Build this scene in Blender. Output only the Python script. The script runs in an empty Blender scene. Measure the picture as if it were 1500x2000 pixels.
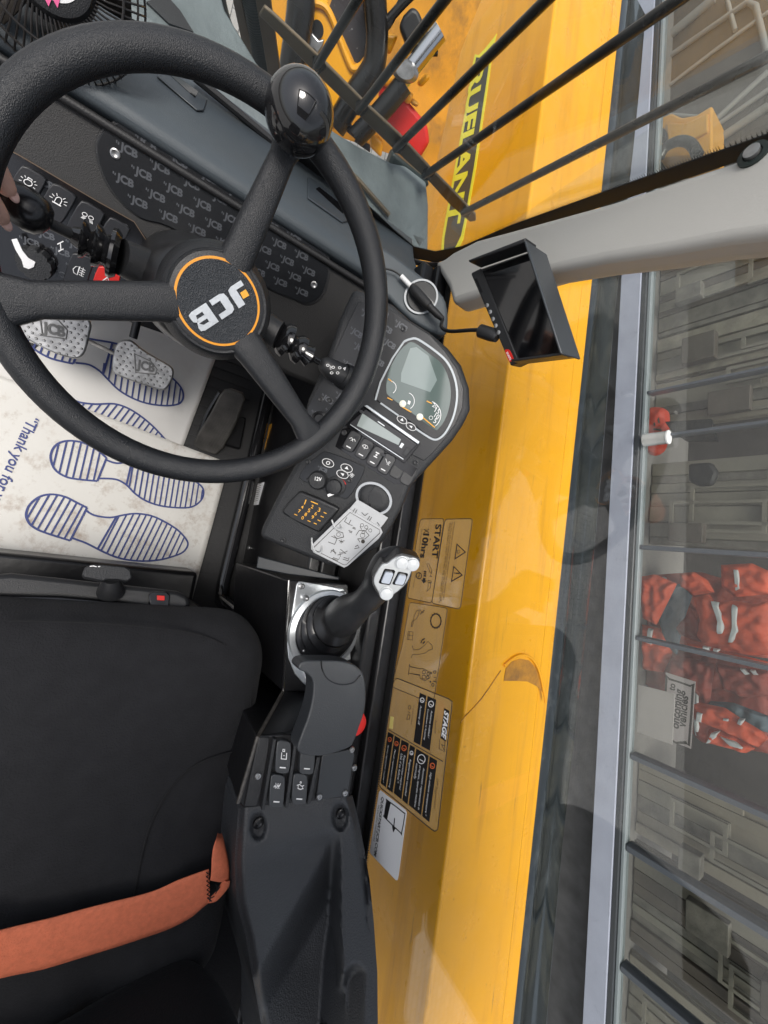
import bpy, bmesh, math, random
from mathutils import Vector as V, Matrix, noise
random.seed(7)
S = bpy.context.scene
R = math.radians
# ------------------------------------------------------------------ camera
CAM = V((0, 0, 1.15)); FPX = 800.0; PITCH = R(54); YAW = R(11)
_h = V((-math.sin(YAW), math.cos(YAW), 0))
CF = _h*math.cos(PITCH) + V((0, 0, -math.sin(PITCH)))
CR = V((math.cos(YAW), math.sin(YAW), 0)); CU = CR.cross(CF)
cd = bpy.data.cameras.new("camera"); co = bpy.data.objects.new("camera", cd); S.collection.objects.link(co)
cd.sensor_fit = 'VERTICAL'; cd.sensor_height = 36; cd.lens = FPX/2000*36; cd.clip_start = .01; cd.clip_end = 500
mx = Matrix.Identity(4)
for i in range(3):
    mx[i][0] = CU[i]; mx[i][1] = -CR[i]; mx[i][2] = -CF[i]; mx[i][3] = CAM[i]
co.matrix_world = mx; S.camera = co
# ------------------------------------------------------------------ world and sun
SUN_EL, SUN_AZ = R(58), R(250)       # azimuth: light comes from the machine's front right, high
w = bpy.data.worlds.new("World"); S.world = w; w.use_nodes = True
nt = w.node_tree; sky = nt.nodes.new('ShaderNodeTexSky'); sky.sky_type = 'NISHITA'; sky.sun_disc = False
sky.sun_elevation = SUN_EL; sky.sun_rotation = R(20); sky.air_density = 1.0; sky.dust_density = 4.0
hs = nt.nodes.new('ShaderNodeHueSaturation'); hs.inputs['Saturation'].default_value = .45; nt.links.new(sky.outputs[0], hs.inputs['Color']); nt.links.new(hs.outputs[0], nt.nodes['Background'].inputs[0]); nt.nodes['Background'].inputs[1].default_value = .12
sd = bpy.data.lights.new("sun", 'SUN'); sd.energy = 1.7; sd.angle = R(20); sd.color = (1, .96, .9)
so = bpy.data.objects.new("sun", sd); S.collection.objects.link(so)
sun_dir = V((.08, -.36, 1)).normalized()      # towards the sun
so.rotation_euler = sun_dir.to_track_quat('Z', 'Y').to_euler()
sky.sun_elevation = math.asin(sun_dir.z); sky.sun_rotation = math.atan2(sun_dir.x, sun_dir.y)
S.view_settings.view_transform = 'Standard'; S.view_settings.look = 'None'; S.view_settings.exposure = 0.72
S.cycles.max_bounces = 8; S.cycles.transparent_max_bounces = 12; S.cycles.caustics_reflective = False

# ------------------------------------------------------------------ pixel helpers (photo pixels 1500x2000)
def ray(px, py): return CF + CR*((py-1000)/FPX) + CU*((px-750)/FPX)
def atx(px, py, X): d = ray(px, py); return CAM + d*((X-CAM.x)/d.x)
def aty(px, py, Y): d = ray(px, py); return CAM + d*((Y-CAM.y)/d.y)
def atz(px, py, Z): d = ray(px, py); return CAM + d*((Z-CAM.z)/d.z)
def atd(px, py, D): return CAM + ray(px, py)*D
class Fr:
    def __init__(s, O, N, U=(1, 0, 0)):
        s.O = V(O); s.N = V(N).normalized(); U = V(U); s.U = (U - s.N*U.dot(s.N)).normalized(); s.W = s.N.cross(s.U)
    def px(s, px, py, h=0):
        d = ray(px, py); O = s.O + s.N*h; t = (O-CAM).dot(s.N)/d.dot(s.N); return CAM + d*t
    def loc(s, px, py, h=0):
        p = s.px(px, py, h) - s.O; return (p.dot(s.U), p.dot(s.W))
    def pt(s, a, b, h=0): return s.O + s.U*a + s.W*b + s.N*h
    def up(s, dh): return Fr(s.O + s.N*dh, s.N, s.U)
# ------------------------------------------------------------------ materials
MATS = {}
def mat(name, col, rough=.5, metal=0, bump=0, bscale=200, var=0, vscale=6, coat=0, spec=.5, dirt=None, dscale=8, dlo=.5, dhi=.62, sheen=0, rvar=0, emit=None, voronoi=False):
    if name in MATS: return MATS[name]
    m = bpy.data.materials.new(name); m.use_nodes = True; n = m.node_tree.nodes; L = m.node_tree.links
    b = n['Principled BSDF']; b.inputs['Roughness'].default_value = rough; b.inputs['Metallic'].default_value = metal
    b.inputs['Coat Weight'].default_value = coat; b.inputs['Coat Roughness'].default_value = .08
    b.inputs['Specular IOR Level'].default_value = spec; b.inputs['Sheen Weight'].default_value = sheen
    tc = n.new('ShaderNodeTexCoord'); geo = n.new('ShaderNodeNewGeometry')
    pos = geo.outputs['Position']
    c = (*col, 1)
    b.inputs['Base Color'].default_value = c
    last = None
    if var:
        t = n.new('ShaderNodeTexNoise'); t.inputs['Scale'].default_value = vscale; t.inputs['Detail'].default_value = 6
        L.new(pos, t.inputs['Vector'])
        r = n.new('ShaderNodeValToRGB'); r.color_ramp.elements[0].position = .3; r.color_ramp.elements[1].position = .7
        r.color_ramp.elements[0].color = (*[x*(1-var) for x in col], 1); r.color_ramp.elements[1].color = (*[min(1, x*(1+var)) for x in col], 1)
        L.new(t.outputs[0], r.inputs[0]); last = r.outputs[0]
    if dirt:
        t = n.new('ShaderNodeTexNoise'); t.inputs['Scale'].default_value = dscale; t.inputs['Detail'].default_value = 12; t.inputs['Roughness'].default_value = .7
        L.new(pos, t.inputs['Vector'])
        r = n.new('ShaderNodeValToRGB'); r.color_ramp.elements[0].position = dlo; r.color_ramp.elements[1].position = dhi
        r.color_ramp.elements[0].color = (0, 0, 0, 1); r.color_ramp.elements[1].color = (.8, .8, .8, 1)
        L.new(t.outputs[0], r.inputs[0])
        mixn = n.new('ShaderNodeMixRGB'); mixn.inputs[1].default_value = c; mixn.inputs[2].default_value = (*dirt, 1)
        L.new(r.outputs[0], mixn.inputs[0])
        if last: L.new(last, mixn.inputs[1])
        last = mixn.outputs[0]
    if last: L.new(last, b.inputs['Base Color'])
    if rvar:
        t = n.new('ShaderNodeTexNoise'); t.inputs['Scale'].default_value = 14; t.inputs['Detail'].default_value = 8
        L.new(pos, t.inputs['Vector']); mr = n.new('ShaderNodeMapRange')
        mr.inputs[3].default_value = max(.02, rough-rvar); mr.inputs[4].default_value = min(1, rough+rvar)
        mr.inputs[1].default_value = .3; mr.inputs[2].default_value = .7
        L.new(t.outputs[0], mr.inputs[0]); L.new(mr.outputs[0], b.inputs['Roughness'])
    if bump:
        if voronoi: t = n.new('ShaderNodeTexVoronoi')
        else:
            t = n.new('ShaderNodeTexNoise'); t.inputs['Detail'].default_value = 3
        t.inputs['Scale'].default_value = bscale; L.new(pos, t.inputs['Vector'])
        bp = n.new('ShaderNodeBump'); bp.inputs['Strength'].default_value = bump; bp.inputs['Distance'].default_value = .001 if bscale > 60 else .01
        L.new(t.outputs[0], bp.inputs['Height']); L.new(bp.outputs[0], b.inputs['Normal'])
    if emit:
        b.inputs['Emission Color'].default_value = (*emit, 1); b.inputs['Emission Strength'].default_value = 1
    MATS[name] = m; return m
def glass(name, tint=(1, 1, 1), rough=0.0, ior=.06):
    m = bpy.data.materials.new(name); m.use_nodes = True; n = m.node_tree.nodes; L = m.node_tree.links
    n.remove(n['Principled BSDF']); out = n['Material Output']
    tr = n.new('ShaderNodeBsdfTransparent'); tr.inputs[0].default_value = (*tint, 1)
    gl = n.new('ShaderNodeBsdfGlossy'); gl.inputs['Roughness'].default_value = rough
    lw = n.new('ShaderNodeLayerWeight'); lw.inputs[0].default_value = .5
    pw = n.new('ShaderNodeMath'); pw.operation = 'POWER'; pw.inputs[1].default_value = 4; L.new(lw.outputs['Facing'], pw.inputs[0])
    fr = n.new('ShaderNodeMath'); fr.operation = 'MULTIPLY_ADD'; fr.inputs[1].default_value = .9; fr.inputs[2].default_value = ior; L.new(pw.outputs[0], fr.inputs[0])
    mx_ = n.new('ShaderNodeMixShader'); L.new(fr.outputs[0], mx_.inputs[0]); L.new(tr.outputs[0], mx_.inputs[1]); L.new(gl.outputs[0], mx_.inputs[2])
    L.new(mx_.outputs[0], out.inputs[0]); return m
PLA = mat('black plastic', (.014, .0145, .016), .42, bump=.5, bscale=900, rvar=.08)
PLG = mat('grained plastic', (.017, .018, .020), .5, bump=.9, bscale=700, rvar=.06)
RIM = mat('wheel rim plastic', (.012, .013, .015), .33, bump=.8, bscale=1100, rvar=.06)
GLO = mat('gloss black', (.008, .008, .009), .12, coat=.3)
SHT = mat('black sheet metal', (.008, .008, .009), .32, bump=.04, bscale=60, rvar=.04)
RUB = mat('black rubber', (.015, .015, .016), .55, bump=.4, bscale=500)
DEC = mat('sky-lit deck plastic', (.065, .078, .088), .5, bump=.5, bscale=900, rvar=.05)  # sky light on the deck is put into this grey blue
DPN = mat('dash panel plastic', (.021, .0205, .0205), .55, bump=.8, bscale=800)
TRM = mat('trim insert', (.012, .013, .015), .28, bump=.2, bscale=700)
TRL = mat('trim lettering', (.085, .09, .10), .3)
KEY = mat('switch cap', (.018, .019, .022), .33, bump=.2, bscale=900)
WHT = mat('white print', (.8, .8, .8), .5)
LIN = mat('dark print', (.03, .025, .02), .6)
YEL = mat('yellow paint', (.80, .37, .003), .36, coat=.15, var=.10, vscale=1.6, dirt=(.30, .13, .02), dscale=45, dlo=.66, dhi=.72, rvar=.12)
YE2 = mat('yellow machinery paint', (.85, .38, .006), .36, coat=.25, var=.08, vscale=5, dirt=(.3, .14, .03), dscale=18, dlo=.62, dhi=.75)
SIL = mat('brushed silver', (.62, .65, .67), .32, metal=.8, bump=.15, bscale=300)
STL = mat('worn steel', (.36, .36, .36), .36, metal=.85, var=.3, vscale=60, bump=.3, bscale=120)
BTN = mat('grey button', (.55, .57, .58), .35)
FAB = mat('seat fabric', (.016, .0162, .018), .95, bump=1, bscale=380, sheen=.03, var=.12, vscale=40, spec=.2)
FAB2 = mat('seat side fabric', (.006, .006, .007), .9, bump=.8, bscale=420, sheen=.03, spec=.2)
ORG = mat('orange webbing', (.60, .155, .075), .8, bump=.9, bscale=420, var=.10, vscale=160)
PAP = mat('mat paper', (.56, .55, .53), .85, bump=.25, bscale=14, var=.04, vscale=9)
PAD = mat('dirty mat paper', (.56, .55, .52), .85, bump=.25, bscale=14, dirt=(.24, .17, .12), dscale=30, dlo=.53, dhi=.75)
INK = mat('blue ink', (.035, .05, .17), .7)
PIL = mat('pillar trim', (.52, .505, .47), .6, bump=.2, bscale=500)
RED = mat('red plastic', (.6, .02, .015), .35)
DRB = mat('dusty rubber', (.045, .042, .038), .6, var=.4, vscale=30)
GRN = mat('dark green steel', (.012, .02, .018), .35, rvar=.1)
BRN = mat('weathered bar steel', (.10, .065, .035), .45, var=.3, vscale=20)
BAR = mat('painted black bar', (.010, .009, .008), .3, rvar=.1)
AMB = mat('amber print', (.75, .36, .03), .5)
LAV = mat('pale sill', (.34, .365, .44), .55, var=.07, vscale=6, dirt=(.25, .27, .31), dscale=9, dlo=.58, dhi=.75)
ORI = mat('orange ring', (.75, .3, .02), .4)
LBY = mat('bright yellow vinyl', (.85, .80, .05), .35)
LBK = mat('black vinyl', (.008, .008, .008), .6)
SKI = mat('skin', (.85, .50, .38), .5, bump=.2, bscale=400, var=.08, vscale=60)
NAI = mat('fingernail', (.75, .48, .40), .25)
def streak(m, col, sc, lo, hi, amt):
    # fine rubbed streaks running along the machine, in the paint itself
    n = m.node_tree.nodes; L = m.node_tree.links; b = n['Principled BSDF']; src = b.inputs['Base Color'].links[0].from_socket
    g = n.new('ShaderNodeNewGeometry'); mp = n.new('ShaderNodeMapping'); mp.inputs['Scale'].default_value = sc; L.new(g.outputs['Position'], mp.inputs[0])
    t = n.new('ShaderNodeTexNoise'); t.inputs['Scale'].default_value = 1; t.inputs['Detail'].default_value = 10; t.inputs['Roughness'].default_value = .65; L.new(mp.outputs[0], t.inputs['Vector'])
    mr = n.new('ShaderNodeMapRange'); mr.inputs[1].default_value = lo; mr.inputs[2].default_value = hi; mr.inputs[3].default_value = 0; mr.inputs[4].default_value = amt; L.new(t.outputs[0], mr.inputs[0])
    x = n.new('ShaderNodeMixRGB'); x.inputs[2].default_value = (*col, 1); L.new(mr.outputs[0], x.inputs[0]); L.new(src, x.inputs[1]); L.new(x.outputs[0], b.inputs['Base Color'])
streak(YEL, (.42, .17, .02), (1.5, 22, 22), .52, .75, .55)
streak(YEL, (.20, .10, .03), (5, 60, 60), .64, .72, .6)
streak(PAD, (.30, .22, .16), (26, 26, 26), .55, .68, .35)
# ------------------------------------------------------------------ object helpers
def tag(o, label, cat, group=None, kind=None):
    if label: o['label'] = label
    if cat: o['category'] = cat
    if group: o['group'] = group
    if kind: o['kind'] = kind
    return o
def thing(name, loc, label, cat, group=None):
    e = bpy.data.objects.new(name, None); e.empty_display_size = .05; S.collection.objects.link(e); e.location = V(loc)
    return tag(e, label, cat, group)
def own(o, parent, label=None):
    if parent is not None:
        o.parent = parent
        L = V((0, 0, 0)); p = parent
        while p is not None: L += V(p.location); p = p.parent
        o.location = -L
    if label: o['label'] = label
    return o
class MB:
    def __init__(s): s.v = []; s.f = []
    def add(s, vs, fs):
        n = len(s.v); s.v += [V(p) for p in vs]; s.f += [tuple(i+n for i in f) for f in fs]; return s
    def prism(s, fr, pts, h0, h1, px=True, hp=None):
        """polygon (photo px or local) extruded from h0 to h1"""
        if px:
            q = [fr.loc(x, y, h1 if hp is None else hp) for x, y in pts]
        else: q = list(pts)
        A = sum(q[i][0]*q[(i+1) % len(q)][1]-q[(i+1) % len(q)][0]*q[i][1] for i in range(len(q)))
        if A < 0: q = q[::-1]
        n = len(q); vs = [fr.pt(a, b, h1) for a, b in q]+[fr.pt(a, b, h0) for a, b in q]
        fs = [tuple(range(n)), tuple(range(2*n-1, n-1, -1))]+[(i, i+n, (i+1) % n+n, (i+1) % n) for i in range(n)]
        return s.add(vs, fs)
    def box(s, a, b):
        x0, y0, z0 = a; x1, y1, z1 = b
        vs = [(x, y, z) for z in (z0, z1) for y in (y0, y1) for x in (x0, x1)]
        return s.add(vs, [(0, 2, 3, 1), (4, 5, 7, 6), (0, 1, 5, 4), (2, 6, 7, 3), (0, 4, 6, 2), (1, 3, 7, 5)])
    def tube(s, pts, r, n=12, closed=False, cap=True, flat=None):
        pts = [V(p) for p in pts]; m = len(pts); rr = r if isinstance(r, (list, tuple)) else [r]*m
        t0 = (pts[1]-pts[0]).normalized(); up = V((0, 0, 1)) if abs(t0.z) < .9 else V((1, 0, 0))
        nrm = (up-t0*up.dot(t0)).normalized(); vs = []
        for i, p in enumerate(pts):
            if closed: t = (pts[(i+1) % m]-pts[i-1]).normalized()
            else: t = (pts[min(i+1, m-1)]-pts[max(i-1, 0)]).normalized()
            nrm = (nrm-t*nrm.dot(t)).normalized(); b = t.cross(nrm)
            for k in range(n):
                a = 2*math.pi*k/n; fx, fy = (flat or (1, 1))
                vs.append(p+(nrm*math.cos(a)*fx+b*math.sin(a)*fy)*rr[i])
        fs = []
        for i in range(m if closed else m-1):
            for k in range(n):
                j = (i+1) % m; fs.append((i*n+k, i*n+(k+1) % n, j*n+(k+1) % n, j*n+k))
        if cap and not closed: fs += [tuple(range(n-1, -1, -1)), tuple((m-1)*n+k for k in range(n))]
        return s.add(vs, fs)
    def lathe(s, O, ax, prof, n=32, sx=1, U=(1, 0, 0)):
        """prof: (radius, height) pairs"""
        f = Fr(O, ax, U); vs = []; m = len(prof)
        for r, h in prof:
            r = max(r, 1e-5)
            for k in range(n):
                a = 2*math.pi*k/n; vs.append(f.pt(r*math.cos(a)*sx, r*math.sin(a), h))
        fs = [(i*n+k, i*n+(k+1) % n, (i+1)*n+(k+1) % n, (i+1)*n+k) for i in range(m-1) for k in range(n)]
        fs += [tuple(range(n-1, -1, -1)), tuple((m-1)*n+k for k in range(n))]
        return s.add(vs, fs)
    def ball(s, c, r, n=20, sc=(1, 1, 1)):
        prof = [(math.sin(math.pi*i/n)*r*sc[0], -math.cos(math.pi*i/n)*r*sc[2]) for i in range(n+1)]
        return s.lathe(c, (0, 0, 1), prof, n*2, sx=sc[1]/sc[0])
    def ribbon(s, fr, pts, wd, h=0, px=True, closed=False, th=.0004, z=None):
        """flat line of width wd metres"""
        q = [V((*fr.loc(x, y, h), 0)) for x, y in pts] if px else [V((x, y, 0)) for x, y in pts]
        m = len(q); vs = []
        for i in range(m):
            if closed: a, b = q[i-1], q[(i+1) % m]
            else: a, b = q[max(i-1, 0)], q[min(i+1, m-1)]
            t = (b-a); t = t.normalized() if t.length > 1e-9 else V((1, 0, 0)); nn = V((-t.y, t.x, 0))
            k = 1.0
            if 0 < i < m-1 or closed:
                c = (q[i]-a); c = c.normalized() if c.length > 1e-9 else t; k = 1/max(.45, abs(c.dot(t)))
            for sgn in (-1, 1):
                p = q[i]+nn*wd/2*sgn*k; hz = h if z is None else h+z(p.x, p.y)
                vs += [fr.pt(p.x, p.y, hz+th), fr.pt(p.x, p.y, hz)]
        fs = []
        for i in range(m if closed else m-1):
            a = 4*i; b = 4*((i+1) % m)
            fs += [(a, b, b+2, a+2), (a+1, a+3, b+3, b+1), (a, a+1, b+1, b), (a+2, b+2, b+3, a+3)]
        if not closed: fs += [(0, 2, 3, 1), (4*m-4, 4*m-3, 4*m-1, 4*m-2)]
        return s.add(vs, fs)
    def pillow(s, fr, pts, h0, h1, rings=8, pw=2.2, px=True, nz=0, ns=20, edge=1.0, n=72, hp=None, hf=None, smooth=True):
        q = [fr.loc(x, y, (h0+h1)/2 if hp is None else hp) for x, y in pts] if px else pts
        q = resample(q, n, smooth)
        A = sum(q[i][0]*q[(i+1) % n][1]-q[(i+1) % n][0]*q[i][1] for i in range(n))
        if A < 0: q = q[::-1]
        cx = sum(p[0] for p in q)/n; cy = sum(p[1] for p in q)/n; vs = []
        def P(a, b, h):
            if nz: h += nz*noise.noise(V((a*ns, b*ns, h0*7)))
            if hf: h += hf(a, b)
            return fr.pt(a, b, h)
        vs += [fr.pt(a, b, h0) for a, b in q]
        for k in range(rings):
            t = k/rings; sc = 1-edge*t; hh = h0+(h1-h0)*(1-(1-min(1, (t*2.2)+.02))**pw)
            if k == 0: hh = h0+(h1-h0)*.35
            sc2 = 1-(t**1.4)*edge
            vs += [P(cx+(a-cx)*sc2, cy+(b-cy)*sc2, hh) for a, b in q]
        vs.append(P(cx, cy, h1)); fs = []
        for k in range(rings):
            for i in range(n): fs.append((k*n+i, k*n+(i+1) % n, (k+1)*n+(i+1) % n, (k+1)*n+i))
        c = len(vs)-1
        for i in range(n): fs.append((rings*n+i, rings*n+(i+1) % n, c))
        fs.append(tuple(range(n-1, -1, -1)))
        return s.add(vs, fs)
    def build(s, name, m, parent=None, bevel=0, seg=2, smooth=True, ang=40, label=None, sub=0, loc=None):
        me = bpy.data.meshes.new(name)
        L = V(loc) if (loc is not None and parent is None) else V((0, 0, 0))
        me.from_pydata([tuple(p-L) for p in s.v], [], s.f); me.validate()
        me.materials.append(m)
        if smooth:
            for p in me.polygons: p.use_smooth = True
            me.set_sharp_from_angle(angle=R(ang))
        o = bpy.data.objects.new(name, me); S.collection.objects.link(o); o.location = L
        if bevel:
            b = o.modifiers.new("bevel", 'BEVEL'); b.width = bevel; b.segments = seg; b.limit_method = 'ANGLE'; b.angle_limit = R(35)
            if not smooth:
                for p in me.polygons: p.use_smooth = True
                me.set_sharp_from_angle(angle=R(ang))
        if sub:
            b = o.modifiers.new("sub", 'SUBSURF'); b.levels = b.render_levels = sub
        own(o, parent, label); return o
def resample(q, n, smooth=True):
    m = len(q); 
    if smooth: q = catmull(q, 6, True)
    m = len(q); d = [0]
    for i in range(m): d.append(d[-1]+math.dist(q[i], q[(i+1) % m]))
    out = []; j = 0
    for k in range(n):
        t = d[-1]*k/n
        while d[j+1] < t: j += 1
        f = (t-d[j])/max(1e-9, d[j+1]-d[j]); a = q[j % m]; b = q[(j+1) % m]
        out.append(tuple(a[i]+(b[i]-a[i])*f for i in range(len(a))))
    return out
def catmull(p, k=6, closed=False):
    p = [tuple(a) for a in p]; m = len(p); out = []
    rng = range(m) if closed else range(m-1)
    for i in rng:
        if closed: a, b, c, d = p[i-1], p[i], p[(i+1) % m], p[(i+2) % m]
        else: a, b, c, d = p[max(i-1, 0)], p[i], p[i+1], p[min(i+2, m-1)]
        for j in range(k):
            t = j/k
            out.append(tuple(.5*((2*b[x])+(-a[x]+c[x])*t+(2*a[x]-5*b[x]+4*c[x]-d[x])*t*t+(-a[x]+3*b[x]-3*c[x]+d[x])*t**3) for x in range(len(b))))
    if not closed: out.append(p[-1])
    return out
_tc = {}
def tmesh(txt, bold=0, shear=0):
    k = (txt, bold, shear)
    if k in _tc: return _tc[k]
    c = bpy.data.curves.new("t", 'FONT'); c.body = txt; c.resolution_u = 3; c.offset = bold; c.shear = shear; c.fill_mode = 'FRONT'
    o = bpy.data.objects.new("t", c); S.collection.objects.link(o)
    dg = bpy.context.evaluated_depsgraph_get(); me = bpy.data.meshes.new_from_object(o.evaluated_get(dg))
    vs = [v.co.copy() for v in me.vertices]; fs = [tuple(p.vertices) for p in me.polygons]
    bpy.data.objects.remove(o); bpy.data.curves.remove(c); bpy.data.meshes.remove(me)
    x0 = min(v.x for v in vs); x1 = max(v.x for v in vs)
    _tc[k] = ([V((v.x-x0, v.y, 0)) for v in vs], fs, x1-x0); return _tc[k]
def text(mb, fr, txt, p0, p1, h=.0006, bold=0, shear=0, ys=1.0, px=True, th=0, z=None):
    """text whose baseline runs p0 -> p1 (photo px)"""
    vs, fs, wd = tmesh(txt, bold, shear)
    a = V((*fr.loc(*p0, h), 0)) if px else V((*p0, 0)); b = V((*fr.loc(*p1, h), 0)) if px else V((*p1, 0))
    d = (b-a); sc = d.length/wd; d.normalize(); u = V((-d.y, d.x, 0))
    out = []
    for v in vs:
        p = a+d*v.x*sc+u*v.y*sc*ys; out.append(fr.pt(p.x, p.y, h+(z(p.x, p.y) if z else 0)))
    mb.add(out, fs)
def circ(c, rx, ry=None, n=24, a0=0, a1=360, rot=0):
    ry = rx if ry is None else ry; full = abs(a1-a0) >= 360; out = []
    for k in range(n if full else n+1):
        a = R(a0+(a1-a0)*k/n); x = rx*math.cos(a); y = ry*math.sin(a)
        out.append((c[0]+x*math.cos(rot)-y*math.sin(rot), c[1]+x*math.sin(rot)+y*math.cos(rot)))
    return out
def inpoly(x, y, P):
    c = False; j = len(P)-1
    for i in range(len(P)):
        if (P[i][1] > y) != (P[j][1] > y) and x < (P[j][0]-P[i][0])*(y-P[i][1])/(P[j][1]-P[i][1])+P[i][0]: c = not c
        j = i
    return c
def zz(sx, ox, oy):
    """map coordinates measured in an enlarged crop back to photo pixels"""
    return lambda *a: [(ox+x/sx, oy+y/sx) for x, y in a]
def logo_pattern(mb, fr, poly, h, size=.02, dirpx=((0, 0), (100, 50)), hole=None):
    """rows of small company letters pressed in the trim"""
    lp = [fr.loc(x, y, h) for x, y in poly]; hl = [[fr.loc(x, y, h) for x, y in q] for q in (hole or [])]
    a = V(fr.loc(*dirpx[0])); b = V(fr.loc(*dirpx[1])); d = (b-a).normalized(); u = V((-d.y, d.x))
    cx = sum(p[0] for p in lp)/len(lp); cy = sum(p[1] for p in lp)/len(lp)
    rad = max(math.dist(p, (cx, cy)) for p in lp); n = int(rad/size)+2
    for i in range(-n, n):
        for j in range(-int(n*1.8), int(n*1.8)):
            c = V((cx, cy))+d*(i+.5*(j % 2))*size*1.25+u*j*size*.56
            e = c+d*size*.8
            mid = (c+e)/2+u*size*.12
            if all(inpoly(p.x, p.y, lp) and not any(inpoly(p.x, p.y, q) for q in hl) for p in (c, e, mid, c+u*size*.25, e+u*size*.25)):
                text(mb, fr, "JCB", c+d*size*.14, e, h, bold=.045, px=False)
                for w0 in (0, .07):
                    g = c+d*size*w0+u*size*(.13 if w0 else .16)
                    mb.add([fr.pt(*(g+d*size*x+u*size*y), h) for x, y in ((0, 0), (.045, 0), (.045, .1), (0, .1))], [(0, 1, 2, 3)])
# ================================================================== SETTING: ground, cab floor, walls, windows
GND = mat('block paving', (.33, .32, .31), .8, bump=.6, bscale=30, var=.15, vscale=3)
def paving():
    m = GND; n = m.node_tree.nodes; L = m.node_tree.links
    br = n.new('ShaderNodeTexBrick'); br.inputs['Scale'].default_value = 5; br.inputs['Color1'].default_value = (.38, .37, .35, 1)
    br.inputs['Color2'].default_value = (.28, .28, .28, 1); br.inputs['Mortar'].default_value = (.1, .1, .1, 1); br.inputs['Mortar Size'].default_value = .012
    g = n.new('ShaderNodeNewGeometry'); L.new(g.outputs['Position'], br.inputs['Vector']); L.new(br.outputs[0], n['Principled BSDF'].inputs['Base Color'])
paving()
g = MB().box((-60, -60, -1.2), (60, 60, -1.0)).build('ground', GND, smooth=False); tag(g, 'grey block paving of the yard', 'ground', kind='structure')
FLR = mat('rubber floor', (.018, .018, .019), .6, bump=.6, bscale=90)
fl = MB().box((-.72, -.42, -.03), (1.0, .375, 0))
for k in range(60): fl.box((-.7+k*.028, -.41, 0), (-.686+k*.028, .30, .0022))
fl = fl.build('floor', FLR, smooth=False); tag(fl, 'black ribbed rubber cab floor', 'floor', kind='structure')
# side wall of the cab below the window
WY = .5
FW = Fr((0, WY, .55), (0, -1, 0), (1, 0, 0))
wall = thing('cab_side_wall', (.2, .4, 0), 'black sheet metal lower side of the cab running from the paper mats back past the seat', 'side wall')
wl = MB(); wl.box((-.60, .372, -.02), (1.1, .40, .40)); wl.box((-.60, .44, .40), (.42, .47, .535)); wl.box((.42, .44, .30), (1.1, .47, .36)); wl.box((-.60, .40, .37), (1.1, .44, .40))
wl.box((-.60, .4705, .1), (1.1, .4985, .527)); wl.build('wall_panel', SHT, wall, bevel=.006)
wl = MB(); wl.tube([(-.70, .352, .02), (-.1, .335, .02), (.13, .325, .02), (.17, .32, .05), (.18, .32, .3)], .017, 10)
wl.build('frame_rail', GLO, wall)
wl = MB().box((-.60, .468, .528), (1.1, .4963, .548)); wl.build('window_ledge', SHT, wall, bevel=.004)
w3 = Fr((0, .371, .3), (0, -1, 0))
for p in [(498, 1140), (480, 1105), (553, 1050), (487, 1070)]:
    MB().lathe(w3.px(*p), (0, -1, 0), [(.006, 0), (.006, .003), (.003, .005)], 10).build('rivet', STL, wall)
# yellow warning strip
stk = thing('warning_strip', w3.px(500, 900), 'yellow and white warning sticker strip low on the black side wall below the instrument panel', 'sticker')
Z2 = zz(3.125, 420, 780)
MB().prism(w3, Z2((292, 160), (345, 150), (285, 360), (212, 368)), 0, .0008).build('yellow_panel', AMB, stk)
MB().prism(w3, Z2((165, 532), (215, 528), (205, 658), (133, 664)), 0, .0008).build('yellow_panel', AMB, stk)
MB().prism(w3, Z2((217, 527), (300, 505), (262, 642), (208, 650)), 0, .0008).build('white_panel', WHT, stk)
m_ = MB()
for q in (((300, 205), (322, 250), (285, 262)), ((278, 290), (292, 340), (255, 345)), ((200, 560), (205, 620), (172, 600))): m_.ribbon(w3, Z2(*q), .0016, .0009, closed=True)
for k in range(9): m_.ribbon(w3, Z2((228-k*.2, 530+k*12), (285-k*3, 512+k*13)), .0009, .0009)
m_.build('print', LIN, stk)
lab = MB().prism(w3, Z2((140, 682), (192, 682), (120, 1002), (52, 960)), 0, .0006).build('maker_plate', TRM, loc=w3.px(460, 1060)); tag(lab, 'narrow black maker plate with grey lettering on the black side wall', 'plate')
m_ = MB(); text(m_, w3, 'JCB', Z2((172, 690))[0], Z2((155, 775))[0], .001, bold=.03)
for k in range(7): m_.ribbon(w3, Z2((150-k*12, 800+k*22), (168-k*12, 795+k*22)), .0008, .001)
own(m_.build('print', mat('grey print', (.35, .35, .35), .5)), lab)
# ------------------------------------------------------------------ side window
GL = glass('clear glass', (.97, .98, .97))
win = thing('side_window', (.2, .5, .55), 'large clear side window with dotted black border between the seat and the yellow boom', 'window')
fy = Fr((0, .5, .55), (0, -1, 0))
MB().box((-.62, .5, .545), (1.3, .504, 1.9)).build('pane', GL, win)
m_ = MB().box((-.60, .4965, .545), (1.3, .4995, .560))
m_.build('black_border', LBK, win)
m_ = MB()
for r_ in range(3):
    for k in range(470):
        x = -.585+k*.004+(r_ % 2)*.002; s_ = .0013-.0003*r_; z0 = .5612+r_*.0027
        m_.add([(x-s_, .4968, z0-s_), (x+s_, .4968, z0-s_), (x+s_, .4968, z0+s_), (x-s_, .4968, z0+s_)], [(0, 1, 2, 3)])
m_.build('border_dots', LBK, win)
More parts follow.
